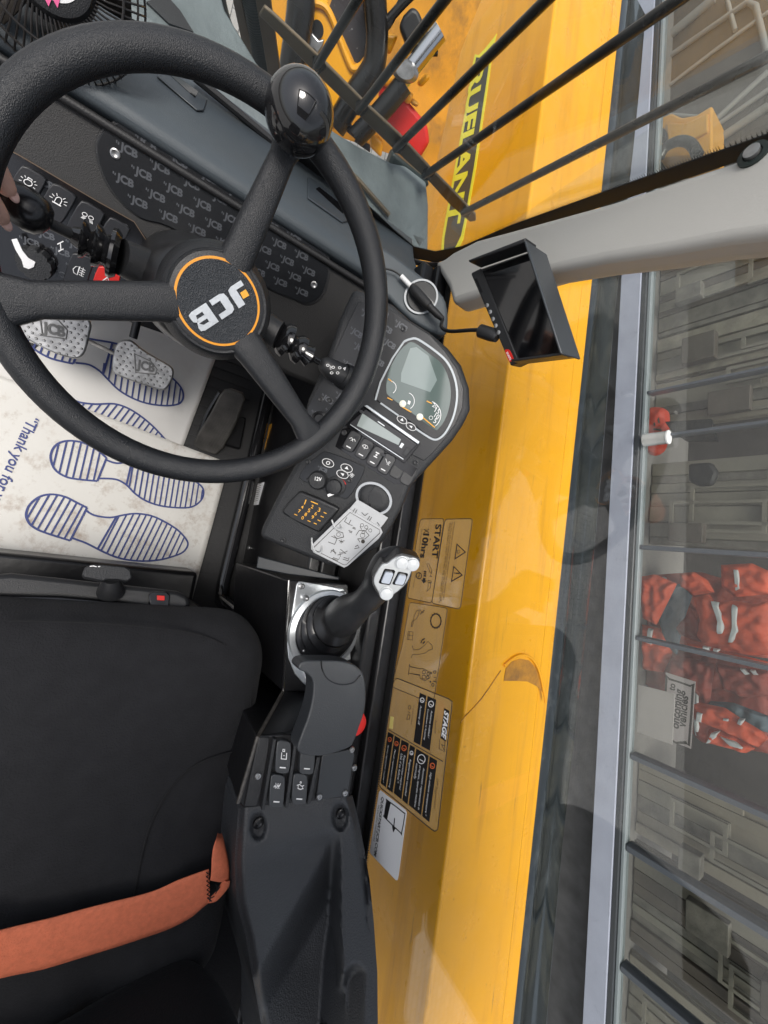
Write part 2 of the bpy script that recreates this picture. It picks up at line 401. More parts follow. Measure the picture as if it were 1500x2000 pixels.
# ------------------------------------------------------------------ windscreen
PN = V((-.669, .5, .49)); PT = V((-.49, .5, 1.04))
ws_n = (PT-PN).cross(V((0, 1, 0))).normalized(); ws_n = ws_n if ws_n.x > 0 else -ws_n
FS = Fr(PN, ws_n, (0, 1, 0))
wsc = thing('windscreen', PN, 'curved-corner windscreen with black dotted edge in front of the steering wheel', 'windscreen')
def FSp(a, h=0): return FS.px(*a, h)
scr = [(-100, -250), (470, 178), (600, 300), (700, 395), (760, 460), (800, 490), (850, 499), (905, 488), (1000, 447), (1200, 384), (1500, 284), (1800, 190), (1800, -400), (600, -600)]
MB().prism(FS, scr, -.004, 0).build('pane', GL, wsc)
band_o = [(560, 300), (640, 372), (705, 432), (765, 480), (800, 503), (850, 513), (905, 502), (1000, 461), (1200, 396), (1500, 296), (1700, 230)]
band_i = [(1700, 192), (1500, 262), (1200, 368), (1000, 440), (902, 482), (850, 492), (808, 482), (768, 448), (712, 395), (650, 335), (570, 268)]
m_ = MB(); n_ = len(band_o)
for i in range(n_-1):
    j = n_-1-i; m_.prism(FS, [band_o[i], band_o[i+1], band_i[j-1], band_i[j]], .0005, .002)
m_.build('black_border', LBK, wsc)
m_ = MB(); il = [FS.loc(*p, .001) for p in band_i[:8]]; il = catmull(il, 60)
acc = 0; last = il[0]
for p in il:
    acc += math.dist(p, last); 
    if acc > .0026:
        acc = 0; d = V((p[0]-last[0], p[1]-last[1])).normalized(); nn = V((-d.y, d.x)) 
        nn = nn if nn.x < 0 else -nn
        for r_ in range(4):
            c = V(p)+nn*(.0005+r_*.0021); s_ = .0009-.00018*r_
            m_.add([FS.pt(c.x+sx*s_, c.y+sy*s_, .001) for sx, sy in ((-1, -1), (1, -1), (1, 1), (-1, 1))], [(0, 1, 2, 3)])
    last = p
m_.build('border_dots', LBK, wsc)
sealp = [FS.px(x, y, .004) for x, y in [(380, 150), (560, 300), (640, 374), (705, 436), (765, 487), (800, 508), (850, 518), (905, 507), (960, 480)]]
MB().tube(catmull(sealp, 5), .006, 8).build('rubber_seal', RUB, wsc)
m_ = MB(); Z5 = zz(3, 500, 380)
for k in range(9): m_.ribbon(FS, Z5((920+k*3, 236-k*0+k*5), (985+k*(-3), 262+k*5)), .0006, .001)
m_.build('glass_mark', LIN, wsc)
# ------------------------------------------------------------------ grey A pillar
fp = Fr((0, .485, .5), (0, -1, 0))
pil = thing('corner_pillar', (-.6, .49, .5), 'pale grey moulded corner pillar rising between windscreen and side window', 'pillar')
pp = [(846, 512), (868, 503), (885, 490), (932, 466), (1000, 447), (1200, 390), (1500, 288), (1900, 150), (1900, 400), (1500, 458), (1420, 468), (1300, 490), (1180, 507), (1080, 527), (960, 566), (882, 592), (874, 560)]
MB().prism(fp, pp, -.035, .012).build('pillar_cover', PIL, pil, bevel=.011, seg=4)
c_ = fp.px(1470, 300, .014)
MB().lathe(c_, (0, -1, 0), [(.0125, -.003), (.0125, .0005), (.008, .001), (.007, -.004)], 20).build('fixing_recess', GRN, pil)
MB().lathe(c_, (0, -1, 0), [(.007, 0), (.007, .005), (.003, .006)], 12).build('screw', STL, pil)
# ================================================================== BOOM
boom = thing('lifting_boom', (0, .95, -1), 'long yellow telescopic boom lying beside the cab with a lettered yellow and black banner', 'boom')
YB = .8; BT = .48
b_ = MB()
b_.box((-2.0, YB, -.16), (2.6, 1.10, BT))
o_ = b_.build('main_section', YEL, boom, bevel=.008, seg=3)
MB().box((-2.6, 1.1015, .1), (2.6, 1.17, BT-.012)).build('far_rail', YEL, boom, bevel=.006)
MB().box((-3.4, .84, -.10), (-2.001, 1.06, .42)).build('inner_section', YE2, boom, bevel=.006)
# raised weld plate and worn arch on the top face
ft = Fr((0, 1, BT), (0, 0, 1)); 
WRN = mat('worn grimy paint', (.52, .23, .02), .5, var=.2, vscale=30, dirt=(.20, .10, .03), dscale=24, dlo=.40, dhi=.66)
arch = [(880, 1500), (900, 1440), (925, 1400), (960, 1340), (985, 1300), (1010, 1285), (1032, 1287), (1050, 1310), (1062, 1350), (1052, 1375), (1020, 1340), (1000, 1345), (975, 1375), (940, 1430), (905, 1490)]
MB().prism(ft, [(984, 1330), (988, 1306), (1000, 1292), (1016, 1287), (1034, 1290), (1047, 1304), (1055, 1326), (1060, 1352), (1048, 1340), (1030, 1331), (1008, 1330)], .0004, .0012).build('worn_patch', WRN, boom)
m_ = MB(); m_.tube(catmull([ft.px(x, y, .004) for x, y in [(985, 1300), (1012, 1281), (1036, 1284), (1052, 1308), (1062, 1350), (1066, 1372)]], 6), .0035, 8); m_.build('weld_edge', YE2, boom)
m_ = MB(); m_.tube(catmull([ft.px(x, y, .001) for x, y in [(978, 1310), (940, 1365), (908, 1400), (900, 1412)]], 6), .0012, 8)
m_.build('seam', WRN, boom)
# banner on the near face
fb = Fr((0, YB-.0005, 0), (0, -1, 0)); Zb = zz(5.553, 830, 120); Zt = zz(3, 500, 0)
bo = Zt((1412, 195), (1385, 300), (1372, 420), (1290, 980), (1235, 1290), (1215, 1400), (1185, 1462), (1130, 1500), (1082, 1500), (1090, 1390), (1150, 1060), (1245, 540), (1270, 370), (1283, 318), (1305, 322), (1345, 280), (1385, 230))
bi = Zt((1396, 250), (1370, 330), (1358, 420), (1275, 980), (1222, 1280), (1200, 1380), (1172, 1440), (1125, 1485), (1100, 1485), (1104, 1395), (1163, 1060), (1258, 540), (1281, 380), (1290, 335), (1310, 338), (1350, 300))
bn = tag(MB().prism(fb, bo, 0, .0008).build('banner_outline', LBY, boom), None, None)
MB().prism(fb, bi, 0, .0014).build('banner_field', mat('banner grey', (.055, .06, .05), .4), boom)
m_ = MB(); text(m_, fb, 'RUFLANT', Zb((505, 110))[0], Zb((228, 1870))[0], .002, bold=.035, shear=.3, ys=.64); m_.build('banner_letters', LBY, boom)
# ================================================================== FLOOR MATS (paper, printed)
fz = Fr((0, 0, 0), (0, 0, 1))
ZM = zz(2.885, 0, 600)
def wav(x, y, s=0): return .0016*(noise.noise(V((x*9+s, y*9, 3)))+.4*noise.noise(V((x*23, y*23+s, 8))))+.0016
def mat_sheet(nm, corners, base, material, label, seed):
    q = [V((*fz.loc(*c, base), 0)) for c in corners]
    zf = lambda x, y: wav(x, y, seed)
    t = thing(nm, (*((q[0]+q[2])/2).xy, 0), label, 'floor mat', 'paper mats on the cab floor')
    m = MB(); n = 40; vs = []
    for i in range(n+1):
        for j in range(n+1):
            a = q[0].lerp(q[1], i/n); b = q[3].lerp(q[2], i/n); p = a.lerp(b, j/n); e = min(i, j, n-i, n-j)
            curl = .004*max(0, 1-e/3)*(.5+.5*noise.noise(V((p.x*12, p.y*12, seed))))
            vs.append((p.x, p.y, base+zf(p.x, p.y)+curl))
    fs = [(i*(n+1)+j, (i+1)*(n+1)+j, (i+1)*(n+1)+j+1, i*(n+1)+j+1) for i in range(n) for j in range(n)]
    o = m.add(vs, fs).build('paper_sheet', material, t, ang=180); sm = o.modifiers.new('solid', 'SOLIDIFY'); sm.thickness = .0004
    return t, zf
def foot(parent, zf, base, outline, hatch, zc=ZM, wd=.0042, closed=True, clipped=None):
    m = MB(); h = base+.0012
    for ol in outline: m.ribbon(fz, catmull([fz.loc(*p, h) for p in zc(*ol)], 4), wd, h, px=False, z=zf)
    for poly, (d0, d1), gap in hatch:
        P = [fz.loc(*p, h) for p in resample(zc(*poly), 60, False)]
        a = V(fz.loc(*zc(d0)[0], h)); b = V(fz.loc(*zc(d1)[0], h)); d = (b-a).normalized(); u = V((-d.y, d.x))
        cs = [V(p).dot(u) for p in P]; lo, hi = min(cs), max(cs); k = lo+gap*.6
        while k < hi-gap*.3:
            xs = []
            for i in range(len(P)):
                c0, c1 = V(P[i]).dot(u)-k, V(P[(i+1) % len(P)]).dot(u)-k
                if c0*c1 < 0: f = c0/(c0-c1); xs.append((V(P[i]).lerp(V(P[(i+1) % len(P)]), f)).dot(d))
            xs.sort()
            for i in range(0, len(xs)-1, 2):
                if xs[i+1]-xs[i] > .006:
                    n_ = 6; m.ribbon(fz, [tuple(u*k+d*(xs[i]+(xs[i+1]-xs[i])*j/n_)) for j in range(n_+1)], wd*.82, h+.0001, px=False, z=zf)
            k += gap
    return m.build('footprint', INK, parent)
tA, zA = mat_sheet('paper_floor_mat', [(-140, 1066), (375, 1170), (447, 905), (-60, 712)], .007, PAD, 'nearer white paper floor mat, soiled with brown shoe dirt, its two outlined shoe prints complete', 1)
tB, zB = mat_sheet('paper_floor_mat', [(-120, 760), (345, 905), (425, 690), (20, 548)], .0015, PAP, 'further white paper floor mat, clean, lying under the two silver pedals', 5)
f1 = [(490, 1130), (430, 1100), (370, 1070), (300, 1055), (230, 1065), (170, 1110), (147, 1165), (160, 1210), (190, 1240), (240, 1265), (330, 1295), (395, 1315)]
f1b = [(480, 1142), (530, 1172), (620, 1185), (700, 1170), (770, 1163), (850, 1175), (920, 1205), (1000, 1255), (1050, 1310), (1056, 1345), (1030, 1380), (980, 1402), (900, 1423), (800, 1430), (700, 1420), (620, 1395), (550, 1362), (480, 1327), (405, 1300)]
foot(tA, zA, .007, [f1, f1b, [(490, 1130), (395, 1315)], [(655, 1180), (550, 1362)]], [(f1, ((330, 1075), (235, 1240)), .0125), ([(655, 1180)]+f1b[4:17], ((700, 1170), (590, 1385)), .0125)])
f2 = [(600, 850), (540, 800), (470, 765), (400, 753), (340, 762), (300, 795), (285, 850), (310, 915), (370, 955), (440, 970), (548, 980)]
f2b = [(560, 965), (650, 970), (710, 1000), (760, 1050), (820, 1090), (900, 1118), (1000, 1130), (1080, 1125), (1130, 1090), (1147, 1045), (1130, 1005), (1060, 960), (950, 920), (830, 885), (740, 870), (660, 880), (600, 862)]
foot(tA, zA, .007, [f2, f2b, [(600, 850), (548, 980)], [(740, 880), (712, 1000)]], [(f2, ((385, 760), (345, 930)), .0125), ([(740, 870)]+f2b[2:14], ((850, 930), (825, 1080)), .0115)])
f3 = [(330, 460), (400, 512), (450, 537), (540, 547), (640, 545), (720, 570), (800, 620), (870, 680), (932, 748), (880, 760), (760, 735), (640, 690), (520, 640), (420, 580)]
foot(tB, zB, .0015, [f3[:9]], [(f3[2:], ((560, 545), (500, 620)), .0125)])
f4 = [(60, 120), (130, 180), (200, 242), (280, 287), (350, 307), (412, 320)]
f4b = [(425, 315), (500, 325), (560, 360), (610, 410), (660, 460), (720, 500), (800, 535), (880, 552), (960, 555), (1015, 540), (1032, 500), (1020, 455), (975, 405), (900, 350), (820, 300), (740, 250), (655, 207), (500, 178), (400, 150)]
foot(tB, zB, .0015, [f4, f4b, [(412, 320), (445, 240)], [(632, 205), (582, 375)]], [(f4+[(440, 240), (300, 180), (160, 120)], ((215, 245), (235, 190)), .0125), (f4b[2:17], ((680, 470), (700, 330)), .0125)])
m_ = MB(); text(m_, fz, '\u201cThank you for your', (56, 812), (-32, 1010), .0085, bold=.015, shear=.2, z=zA); m_.build('lettering', INK, tA)
# ================================================================== PEDALS
def pedal(px, zc, zh, label, nrm, badge, studs, badgedir):
    f = Fr(atz(*zc(px[0])[0], zh), nrm, (1, 0, 0))
    c = f.px(*[sum(p[i] for p in zc(*px))/len(px) for i in (0, 1)])
    t = thing('pedal', c, label, 'pedal', 'silver pedals')
    MB().prism(f, catmull(zc(*px), 3, True), -.008, .0).build('pad', STL, t, bevel=.0035, seg=3)
    P = [f.loc(*p) for p in zc(*px)]; B = [f.loc(*p) for p in zc(*badge)]
    a = V(f.loc(*zc(badgedir[0])[0])); b = V(f.loc(*zc(badgedir[1])[0])); d = (b-a).normalized(); u = V((-d.y, d.x)); s_ = MB(); k = 0
    bc = V((sum(p[0] for p in B)/len(B), sum(p[1] for p in B)/len(B))); Be = [tuple(bc+(V(p)-bc)*1.15) for p in B]; c0 = V((sum(p[0] for p in P)/len(P), sum(p[1] for p in P)/len(P))); Pi = [tuple(c0+(V(p)-c0)*.92) for p in P]
    for i in range(-9, 10):
        for j in range(-9, 10):
            p = c0+d*.0115*(i+.5*(j % 2))+u*.0085*j
            if inpoly(p.x, p.y, Pi) and not inpoly(p.x, p.y, Be): s_.lathe(f.pt(p.x, p.y, -.0005), f.N, [(.0024, 0), (.0022, .0018), (.0012, .0028)], 8); k += 1
    o = s_.build('stud_pattern', STL, t); o['kind'] = 'stuff'
    m = MB(); m.ribbon(f, zc(*badge), .0016, .0005, closed=True, th=.0016); text(m, f, 'JCB', zc(badgedir[0])[0], zc(badgedir[1])[0], .0016, bold=.05, ys=1.25)
    m.build('raised_letters', mat('dark cast steel', (.12, .12, .12), .5, metal=.5), t); return t, f
pn = (.45, -.1, .88)
t1, fp1 = pedal([(95, 130), (130, 60), (250, -20), (420, 0), (508, 80), (503, 160), (480, 250), (445, 288), (395, 288), (280, 250), (140, 175)], ZM, .15, 'left silver pedal with raised studs, seen just under the left wheel spoke', pn, [(222, 30), (330, 75), (380, 130), (372, 178), (240, 160)], [], ((238, 138), (366, 168)))
t2, fp2 = pedal([(640, 250), (665, 200), (700, 182), (745, 190), (800, 235), (880, 285), (965, 335), (978, 380), (955, 440), (925, 468), (890, 465), (780, 430), (655, 382), (632, 340)], ZM, .15, 'right silver pedal with raised studs, next to the column cover', pn, [(758, 262), (850, 305), (885, 350), (875, 378), (765, 368)], [], ((768, 342), (870, 366)))
for t, f, a, b in ((t1, fp1, (150, 640), (120, 560)), (t2, fp2, (260, 660), (330, 560))):
    MB().tube([f.px(*a, -.012), f.px(*a, -.012)+V((-.06, .0, .03)), f.px(*a, -.012)+V((-.22, .0, .22))], .008, 10).build('pedal_arm', SHT, t)
MB().tube([fp1.px(165, 662, -.01), fp2.px(222, 690, -.01)], .005, 8, flat=(1.8, .6)).build('link_bar', STL, t1)
f = Fr(atz(440, 800, .08), (.55, -.25, .8), (1, 0, 0))
acc = thing('accelerator_pedal', atz(430, 810, 0), 'long black ribbed accelerator pedal beside the right edge of the paper mats', 'pedal')
ap = ZM((1262, 468), (1300, 460), (1368, 485), (1380, 520), (1340, 640), (1255, 800), (1215, 835), (1130, 810), (1082, 780), (1110, 720), (1190, 590), (1235, 500))
MB().prism(f, ap, -.012, 0).build('pad', DRB, acc, bevel=.004)
for k in range(9):
    m_ = MB(); q = k/8; m_.ribbon(f, ZM((1262+q*100, 482+q*14), (1200+q*130, 610+q*20), (1105+q*115, 765+q*50)), .0018, .0002, th=.0022); m_.build('rib', DRB, acc)
MB().tube(catmull([f.px(*p, -.02) for p in ZM((1240, 480), (1175, 590), (1130, 700), (1085, 800))], 5), .006, 8).build('loom', SHT, acc)
MB().box(tuple(f.px(*ZM((1250, 700))[0], -.06)-V((.05, .04, .02))), tuple(f.px(*ZM((1250, 700))[0], -.06)+V((.04, .05, .03)))).build('base', SHT, acc, bevel=.005)
# ================================================================== STEERING WHEEL
WC = V((-.241, .069, .692)); WN = V((math.sin(R(24.6)), 0, math.cos(R(24.6)))); FWH = Fr(WC, WN, (1, 0, 0)); WR = .19
wheel = thing('steering_wheel', WC-WN*.02, 'large black three-spoke steering wheel with round badge hub and spinner ball', 'steering wheel')
MB().tube([FWH.pt(WR*math.cos(a), WR*math.sin(a), 0) for a in [2*math.pi*k/96 for k in range(96)]], .0146, 20, closed=True).build('rim', RIM, wheel, ang=80)
def spoke(p_end, w0, w1, hb=-.004):
    a = V(FWH.loc(*p_end)); L_ = a.length; d = a/L_; u = V((-d.y, d.x)); m = MB(); secs = []
    st_ = [(.040, w0*1.15, -.010, .016), (.06, w0, -.004, .013), (.11, (w0+w1)/2, 0, .010), (.155, w1, 0, .010), (.176, w1*1.35, 0, .011), (.19, w1*2.1, 0, .009)]
    vs = []; n = 16
    for r_, w_, h_, t_ in st_:
        for k in range(n):
            A = 2*math.pi*k/n; cs, sn = math.cos(A), math.sin(A)
            cs = math.copysign(abs(cs)**.55, cs); sn = math.copysign(abs(sn)**.8, sn)
            p = d*r_+u*cs*w_; vs.append(FWH.pt(p.x, p.y, h_+sn*t_))
    ns = len(st_); fs = [(i*n+k, i*n+(k+1) % n, (i+1)*n+(k+1) % n, (i+1)*n+k) for i in range(ns-1) for k in range(n)]
    fs += [tuple(range(n-1, -1, -1)), tuple((ns-1)*n+k for k in range(n))]
    m.add(vs, fs); return m.build('spoke', RIM, wheel, ang=60)
spoke((592, 215), .0165, .0125); spoke((-30, 585), .0185, .016); spoke((628, 880), .0185, .0135)
MB().lathe(WC, WN, [(.034, -.06), (.054, -.045), (.059, -.012), (.055, -.004), (.0525, .001), (.0500, .0035), (.0478, .0025)], 64).build('hub', RIM, wheel, ang=50)
hbd = MB().lathe(WC, WN, [(.0470, .001), (.0470, .0038), (.0450, .0045)], 64).build('badge_ring', PLA, wheel)
MB().lathe(WC, WN, [(.0425, .004), (.0425, .0052)], 64).build('orange_ring', ORI, wheel)
CRB = mat('badge weave', (.03, .033, .037), .35, bump=1, bscale=900, voronoi=True)
MB().lathe(WC, WN, [(.0400, .0045), (.0400, .0058)], 64).build('badge_face', CRB, wheel)
# badge letters: strokes in a unit box, reading from pixel A to pixel B
def jcb_big(fr, a, b, hgt, h, m):
    A = V(fr.loc(*a, h)); B = V(fr.loc(*b, h)); d = (B-A).normalized(); u = V((-d.y, d.x)); L_ = (B-A).length
    def poly(q): m.prism(fr, [tuple(A+d*(x*L_)+u*y*hgt) for x, y in q], h, h+.0008, px=False)
    # J
    poly([(.17, 1), (.30, 1), (.30, .25), (.17, .25)]); poly([(.30, .2498), (.285, .08), (.22, 0), (.02, 0), (.02, .25)])
    # C
    poly([(.36, .26), (.36, .74), (.49, .74), (.49, .26)]); poly([(.36, .7402), (.375, .92), (.44, 1), (.64, 1), (.64, .7402)]); poly([(.36, .2598), (.64, .2598), (.64, 0), (.44, 0), (.375, .08)])
    # B
    poly([(.70, 0), (.70, 1), (.83, 1), (.83, 0)]); poly([(.8302, 1), (.97, 1), (1.03, .93), (1.035, .76), (.8302, .76)]); poly([(.8302, 0), (.8302, .24), (1.05, .24), (1.045, .07), (.98, 0)])
    poly([(.8302, .40), (.8302, .60), (.98, .60), (.98, .40)]); poly([(.9302, .7598), (1.035, .7598), (1.01, .60), (.9802, .60), (.9302, .66)][:2]+[(1.0, .52), (.9802, .5202), (.9802, .62)]); poly([(.95, .2402), (1.05, .2402), (1.045, .42), (1.0, .5198), (.9802, .48)])
m_ = MB(); jcb_big(FWH, (472, 546), (371, 611), .0205, .0062, m_); m_.build('badge_letters', SIL, wheel)
m_ = MB(); q = Fr(WC, WN); m_.prism(FWH, [(469, 572), (480, 565), (487, 577), (475, 584)], .0055, .0064); m_.build('badge_square', AMB, wheel)
kc = FWH.px(585, 222, .035); 
kn = MB().ball(kc, .031, 24, sc=(1, 1, 1.05)).build('spinner_ball', mat('polished black ball', (.012, .012, .013), .07, coat=.5, rvar=.04), wheel, ang=90)
kb = FWH.pt(*(V(FWH.loc(585, 240))*.97), 0)
MB().tube([kb, kc], .011, 14).build('spinner_stem', RIM, wheel)
# ================================================================== COLUMN with stalks
col = thing('steering_column', WC-WN*.3, 'glossy black steering column cover below the wheel hub', 'steering column')
fc = Fr(WC-WN*.07, WN, (1, 0, 0))
def ell(fr, c, a, b, n=40): return [(c[0]+a*math.cos(2*math.pi*k/n), c[1]+b*math.sin(2*math.pi*k/n)) for k in range(n)]
fs1 = Fr(WC-WN*.085, WN)
def fs_in(s_): return fs1.px(545, 655) if s_ > 0 else fs1.px(236, 502)
vs = []; secs = [(-.055, .030, .032, 0, 0), (-.06, .050, .056, 0, 0), (-.07, .058, .068, 0, 0), (-.10, .062, .078, 0, 0), (-.14, .060, .078, -.01, 0), (-.2, .062, .082, -.02, .0), (-.32, .06, .08, -.04, 0)]
for h, a, b, cx, cy in secs:
    f_ = Fr(WC+WN*h, WN, (1, 0, 0)); vs += [f_.pt(x, y) for x, y in ell(f_, (cx, cy), a, b)]
n = 40; fs = [(i*n+k, i*n+(k+1) % n, (i+1)*n+(k+1) % n, (i+1)*n+k) for i in range(len(secs)-1) for k in range(n)]+[tuple(range(n))]
MB().add(vs, fs).build('column_cover', mat('satin black shroud', (.008, .008, .009), .3, bump=.2, bscale=800), col, ang=50)
for s_ in (-1, 1): MB().tube([Fr(WC-WN*.105, WN).pt(-.005, s_*.05), fs_in(s_)], [.024, .019], 16).build('stalk_socket', PLA, col)
def bellows(fr, p0, p1, rs, name, parent, material=GLO):
    a = fr.px(*p0); b = fr.px(*p1); ax = (b-a); L_ = ax.length; prof = []
    for i, (t, r_) in enumerate(rs): prof.append((r_, t*L_))
    MB().lathe(a, ax, prof, 24).build(name, material, parent, ang=50)
fs1 = Fr(WC-WN*.085, WN)
ls = thing('left_stalk', fs1.px(190, 490), 'black control stalk with bellows boot and tapered grip held by fingertips', 'stalk')
bellows(fs1, (232, 500), (140, 458), [(0, .022), (.12, .026), (.2, .025), (.24, .018), (.33, .015), (.42, .020), (.52, .022), (.58, .014), (.64, .011), (.72, .017), (.80, .019), (.84, .011), (1, .008)], 'bellows', ls)
fg = Fr(WC-WN*.075, WN)
MB().tube([fs1.px(150, 462), fg.px(78, 428, .01)], [.0058, .0052], 12).build('rod', PLA, ls)
gp = [(100, 440), (94, 436), (82, 427), (62, 415), (40, 400), (12, 385), (-12, 374), (-22, 369)]
MB().tube([fg.px(*p, .015) for p in gp], [.004, .012, .0170, .0190, .0185, .016, .012, .005], 20, flat=(1, 1)).build('grip', mat('satin grip', (.008, .008, .009), .25), ls, ang=80)
rs_ = thing('right_stalk', fs1.px(570, 680), 'black control stalk with white headlamp symbols pointing at the instrument panel', 'stalk')
bellows(fs1, (545, 655), (612, 702), [(0, .016), (.1, .022), (.22, .024), (.28, .015), (.38, .013), (.5, .020), (.62, .021), (.68, .012), (.78, .014), (.86, .016), (.9, .009), (1, .006)], 'bellows', rs_)
MB().tube([fs1.px(595, 690), fs1.px(632, 712)], .0045, 12).build('rod', GLO, rs_)
sx_ = [fs1.px(*p) for p in ((626, 706), (632, 711), (648, 722), (668, 733))]
MB().tube(sx_, [.006, .0115, .0155, .017], 20).build('stalk_head', PLA, rs_, ang=50)
MB().tube([fs1.px(*p) for p in ((668, 733), (671, 735), (735, 760), (762, 773), (766, 775))], [.0185, .0195, .0195, .0195, .014], 24).build('twist_collar', PLA, rs_, ang=50)
m_ = MB(); fq = Fr(WC-WN*.066, WN); Z6 = zz(3, 500, 380)
for c_ in ((420, 1000), (452, 1012), (443, 1045), (490, 1015), (478, 1045)):
    m_.ribbon(fq, circ(Z6(c_)[0], 2.8, 2.2, 10), .0007, .0, closed=True)
m_.ribbon(fq, Z6((512, 1018), (524, 1014), (520, 1028)), .0009, 0, closed=True)
for k in range(3): m_.ribbon(fq, Z6((432, 1004+k*8), (441, 1008+k*8)), .0006, 0)
m_.build('symbols', WHT, rs_)
# ================================================================== DASHBOARD
Z0 = zz(5.77, 0, 300); Z4 = zz(2.68, 0, 280)
dash = thing('dashboard', (-.55, 0, 0), 'wide dark dashboard under the windscreen with sky-lit grey top deck, oval lettered covers and icon switches', 'dashboard')
PNL = V((.64, 0, .77)).normalized(); lip = V((-.50, 0, .546))
# profile in X,Z from the windscreen base over the lip and down the sloped panel
prof = [(-.715, .44), (-.695, .462), (-.64, .480), (-.545, .532), (-.515, .546), (-.500, .545), (-.492, .536), (-.488, .520), (-.478, .510), (-.395, .441), (-.39, .43), (-.41, .37), (-.47, .20), (-.715, .20)]
def extr(prof, y0, y1, m, cap=True):
    n = len(prof); vs = [(x, y0, z) for x, z in prof]+[(x, y1, z) for x, z in prof]
    fs = [(i, (i+1) % n, (i+1) % n+n, i+n) for i in range(n)]+[tuple(range(n-1, -1, -1)), tuple(range(n, 2*n))]
    m.add(vs, fs); return m
extr([p for p in prof[:7]]+[(-.50, .50), (-.70, .42)], -.45, .455, MB()).build('top_deck', DEC, dash, bevel=.008, seg=4)
extr([(-.492, .519), (-.486, .517), (-.478, .510), (-.33, .386), (-.33, .375), (-.47, .20), (-.70, .20), (-.70, .418), (-.50, .498)], -.45, .35, MB()).build('switch_panel_body', DPN, dash, bevel=.006, seg=3)
MB().tube([(-.486, -.45, .523), (-.486, .38, .523)], .0055, 10).build('lip_trim', RUB, dash)
fd = Fr((-.478, 0, .510), (V((-.33+.478, 0, .386-.510)).cross(V((0, -1, 0)))), (0, 1, 0))
if fd.N.z < 0: fd = Fr((-.478, 0, .510), -fd.N, (0, 1, 0))
# oval lettered covers
ovL = [(190, 290), (198, 262), (225, 240), (262, 243), (330, 275), (400, 312), (470, 352), (545, 395), (600, 440), (635, 490), (640, 530), (628, 572), (600, 592), (565, 580), (520, 560), (430, 500), (330, 442), (275, 425), (225, 380), (200, 335)]
def scp(p, k):
    cx = sum(a for a, b in p)/len(p); cy = sum(b for a, b in p)/len(p); return [(cx+(a-cx)*k, cy+(b-cy)*k) for a, b in p]
MB().prism(fd, catmull(scp(ovL, 1.02), 4, True), 0, .0022, hp=0).build('cover_rim', PLA, dash, bevel=.0008)
MB().prism(fd, catmull(ovL, 4, True), 0, .0034, hp=0).build('lettered_cover', TRM, dash, bevel=.001)
m_ = MB(); logo_pattern(m_, fd, scp(ovL, .97), .0037, .031, ((225, 300), (610, 500))); m_.build('cover_lettering', TRL, dash)
for p in ((225, 300), (613, 556)):
    MB().lathe(fd.px(*p, .0034), fd.N, [(.0058, 0), (.0058, .0015), (.0042, .002), (.002, .0006)], 16).build('cover_screw', STL, dash)
# glossy switch panel at the left of the column
MB().prism(fd, [(-60, 250), (38, 303), (110, 345), (190, 392), (262, 432), (290, 470), (288, 520), (262, 580), (-60, 590)], 0, .0022, hp=0).build('switch_surround', GLO, dash, bevel=.002)
m_ = MB(); m_.ribbon(fd, [(-50, 256), (38, 303.5), (110, 346), (190, 393), (262, 433), (286, 470)], .0012, .0025); m_.build('surround_edge', mat('brown edge', (.13, .09, .06), .3), dash)
m_ = MB(); logo_pattern(m_, fd, [(20, 305), (110, 352), (262, 440), (280, 520), (255, 560), (130, 560), (0, 470)], .0025, .027, ((0, 0), (100, 55))); m_.build('surround_lettering', TRL, dash)
def rocker(fr, c, ax, wpx, lpx, parent, h=.0, hh=.006, icon=None, m=None, bar=False, name='rocker_switch', tilt=1):
    """rocker cap centred on pixel c; ax = direction of its width in pixels"""
    m = m or KEY; d = V(ax).normalized(); u = V((-d.y, d.x))
    C_ = V(fr.loc(*c, h)); A = (V(fr.loc(c[0]+d.x*wpx/2, c[1]+d.y*wpx/2, h))-C_); B = (V(fr.loc(c[0]+u.x*lpx/2, c[1]+u.y*lpx/2, h))-C_)
    q = []
    for sx, sy in ((-.93, -.9), (-.5, -1), (.5, -1), (.93, -.9), (1, -.5), (1, .5), (.93, .9), (.5, 1), (-.5, 1), (-.93, .9), (-1, .5), (-1, -.5)): q.append(tuple(C_+A*sx+B*sy))
    mb = MB(); mb.prism(fr, q, h-.004, h+hh, px=False)
    n_ = len(mb.v)//2
    for i, p in enumerate(mb.v[:n_]):
        l = p-fr.O; t = (V((l.dot(fr.U), l.dot(fr.W)))-C_).dot(B)/B.length_squared
        mb.v[i] = p + fr.N*(-.0022*abs(t)+.0012*t*tilt)
    o = mb.build(name, m, parent, bevel=.0012, seg=3)
    if icon or bar:
        mi = MB()
        if icon:
            def T(x, y): return tuple(C_+A*x*.55-B*(y*.42-.32)) if not callable(icon) else None
            for st in icon:
                mi.ribbon(fr, [tuple(C_+A*x*.62+B*(-.22+(-y)*.36)) for x, y in st[0]], st[1] if len(st) > 1 else .0007, h+hh-.0006, px=False, closed=(len(st) > 2), th=.0007)
        if bar:
            mi.ribbon(fr, [tuple(C_+A*x+B*.62) for x in (-.4, 0, .4)], .0016, h+hh-.0016, px=False, th=.001)
        mi.build('icon', WHT, o)
    return o
cr = lambda x, y, r, a0=0, a1=360, n=14: circ((x, y), r, r, n, a0, a1)
def rays_(x, y, r0, r1, angs): return [([(x+r0*math.cos(R(a)), y+r0*math.sin(R(a))), (x+r1*math.cos(R(a)), y+r1*math.sin(R(a)))],) for a in angs]
IC_sun = [(cr(0, 0, .48), .0008, 1), ([(-.25, .5), (-.25, .78), (.25, .78), (.25, .5)], .0007)]+rays_(0, 0, .75, 1.05, (200, 235, 270, 305, 340, 20, 160, 50, 130))
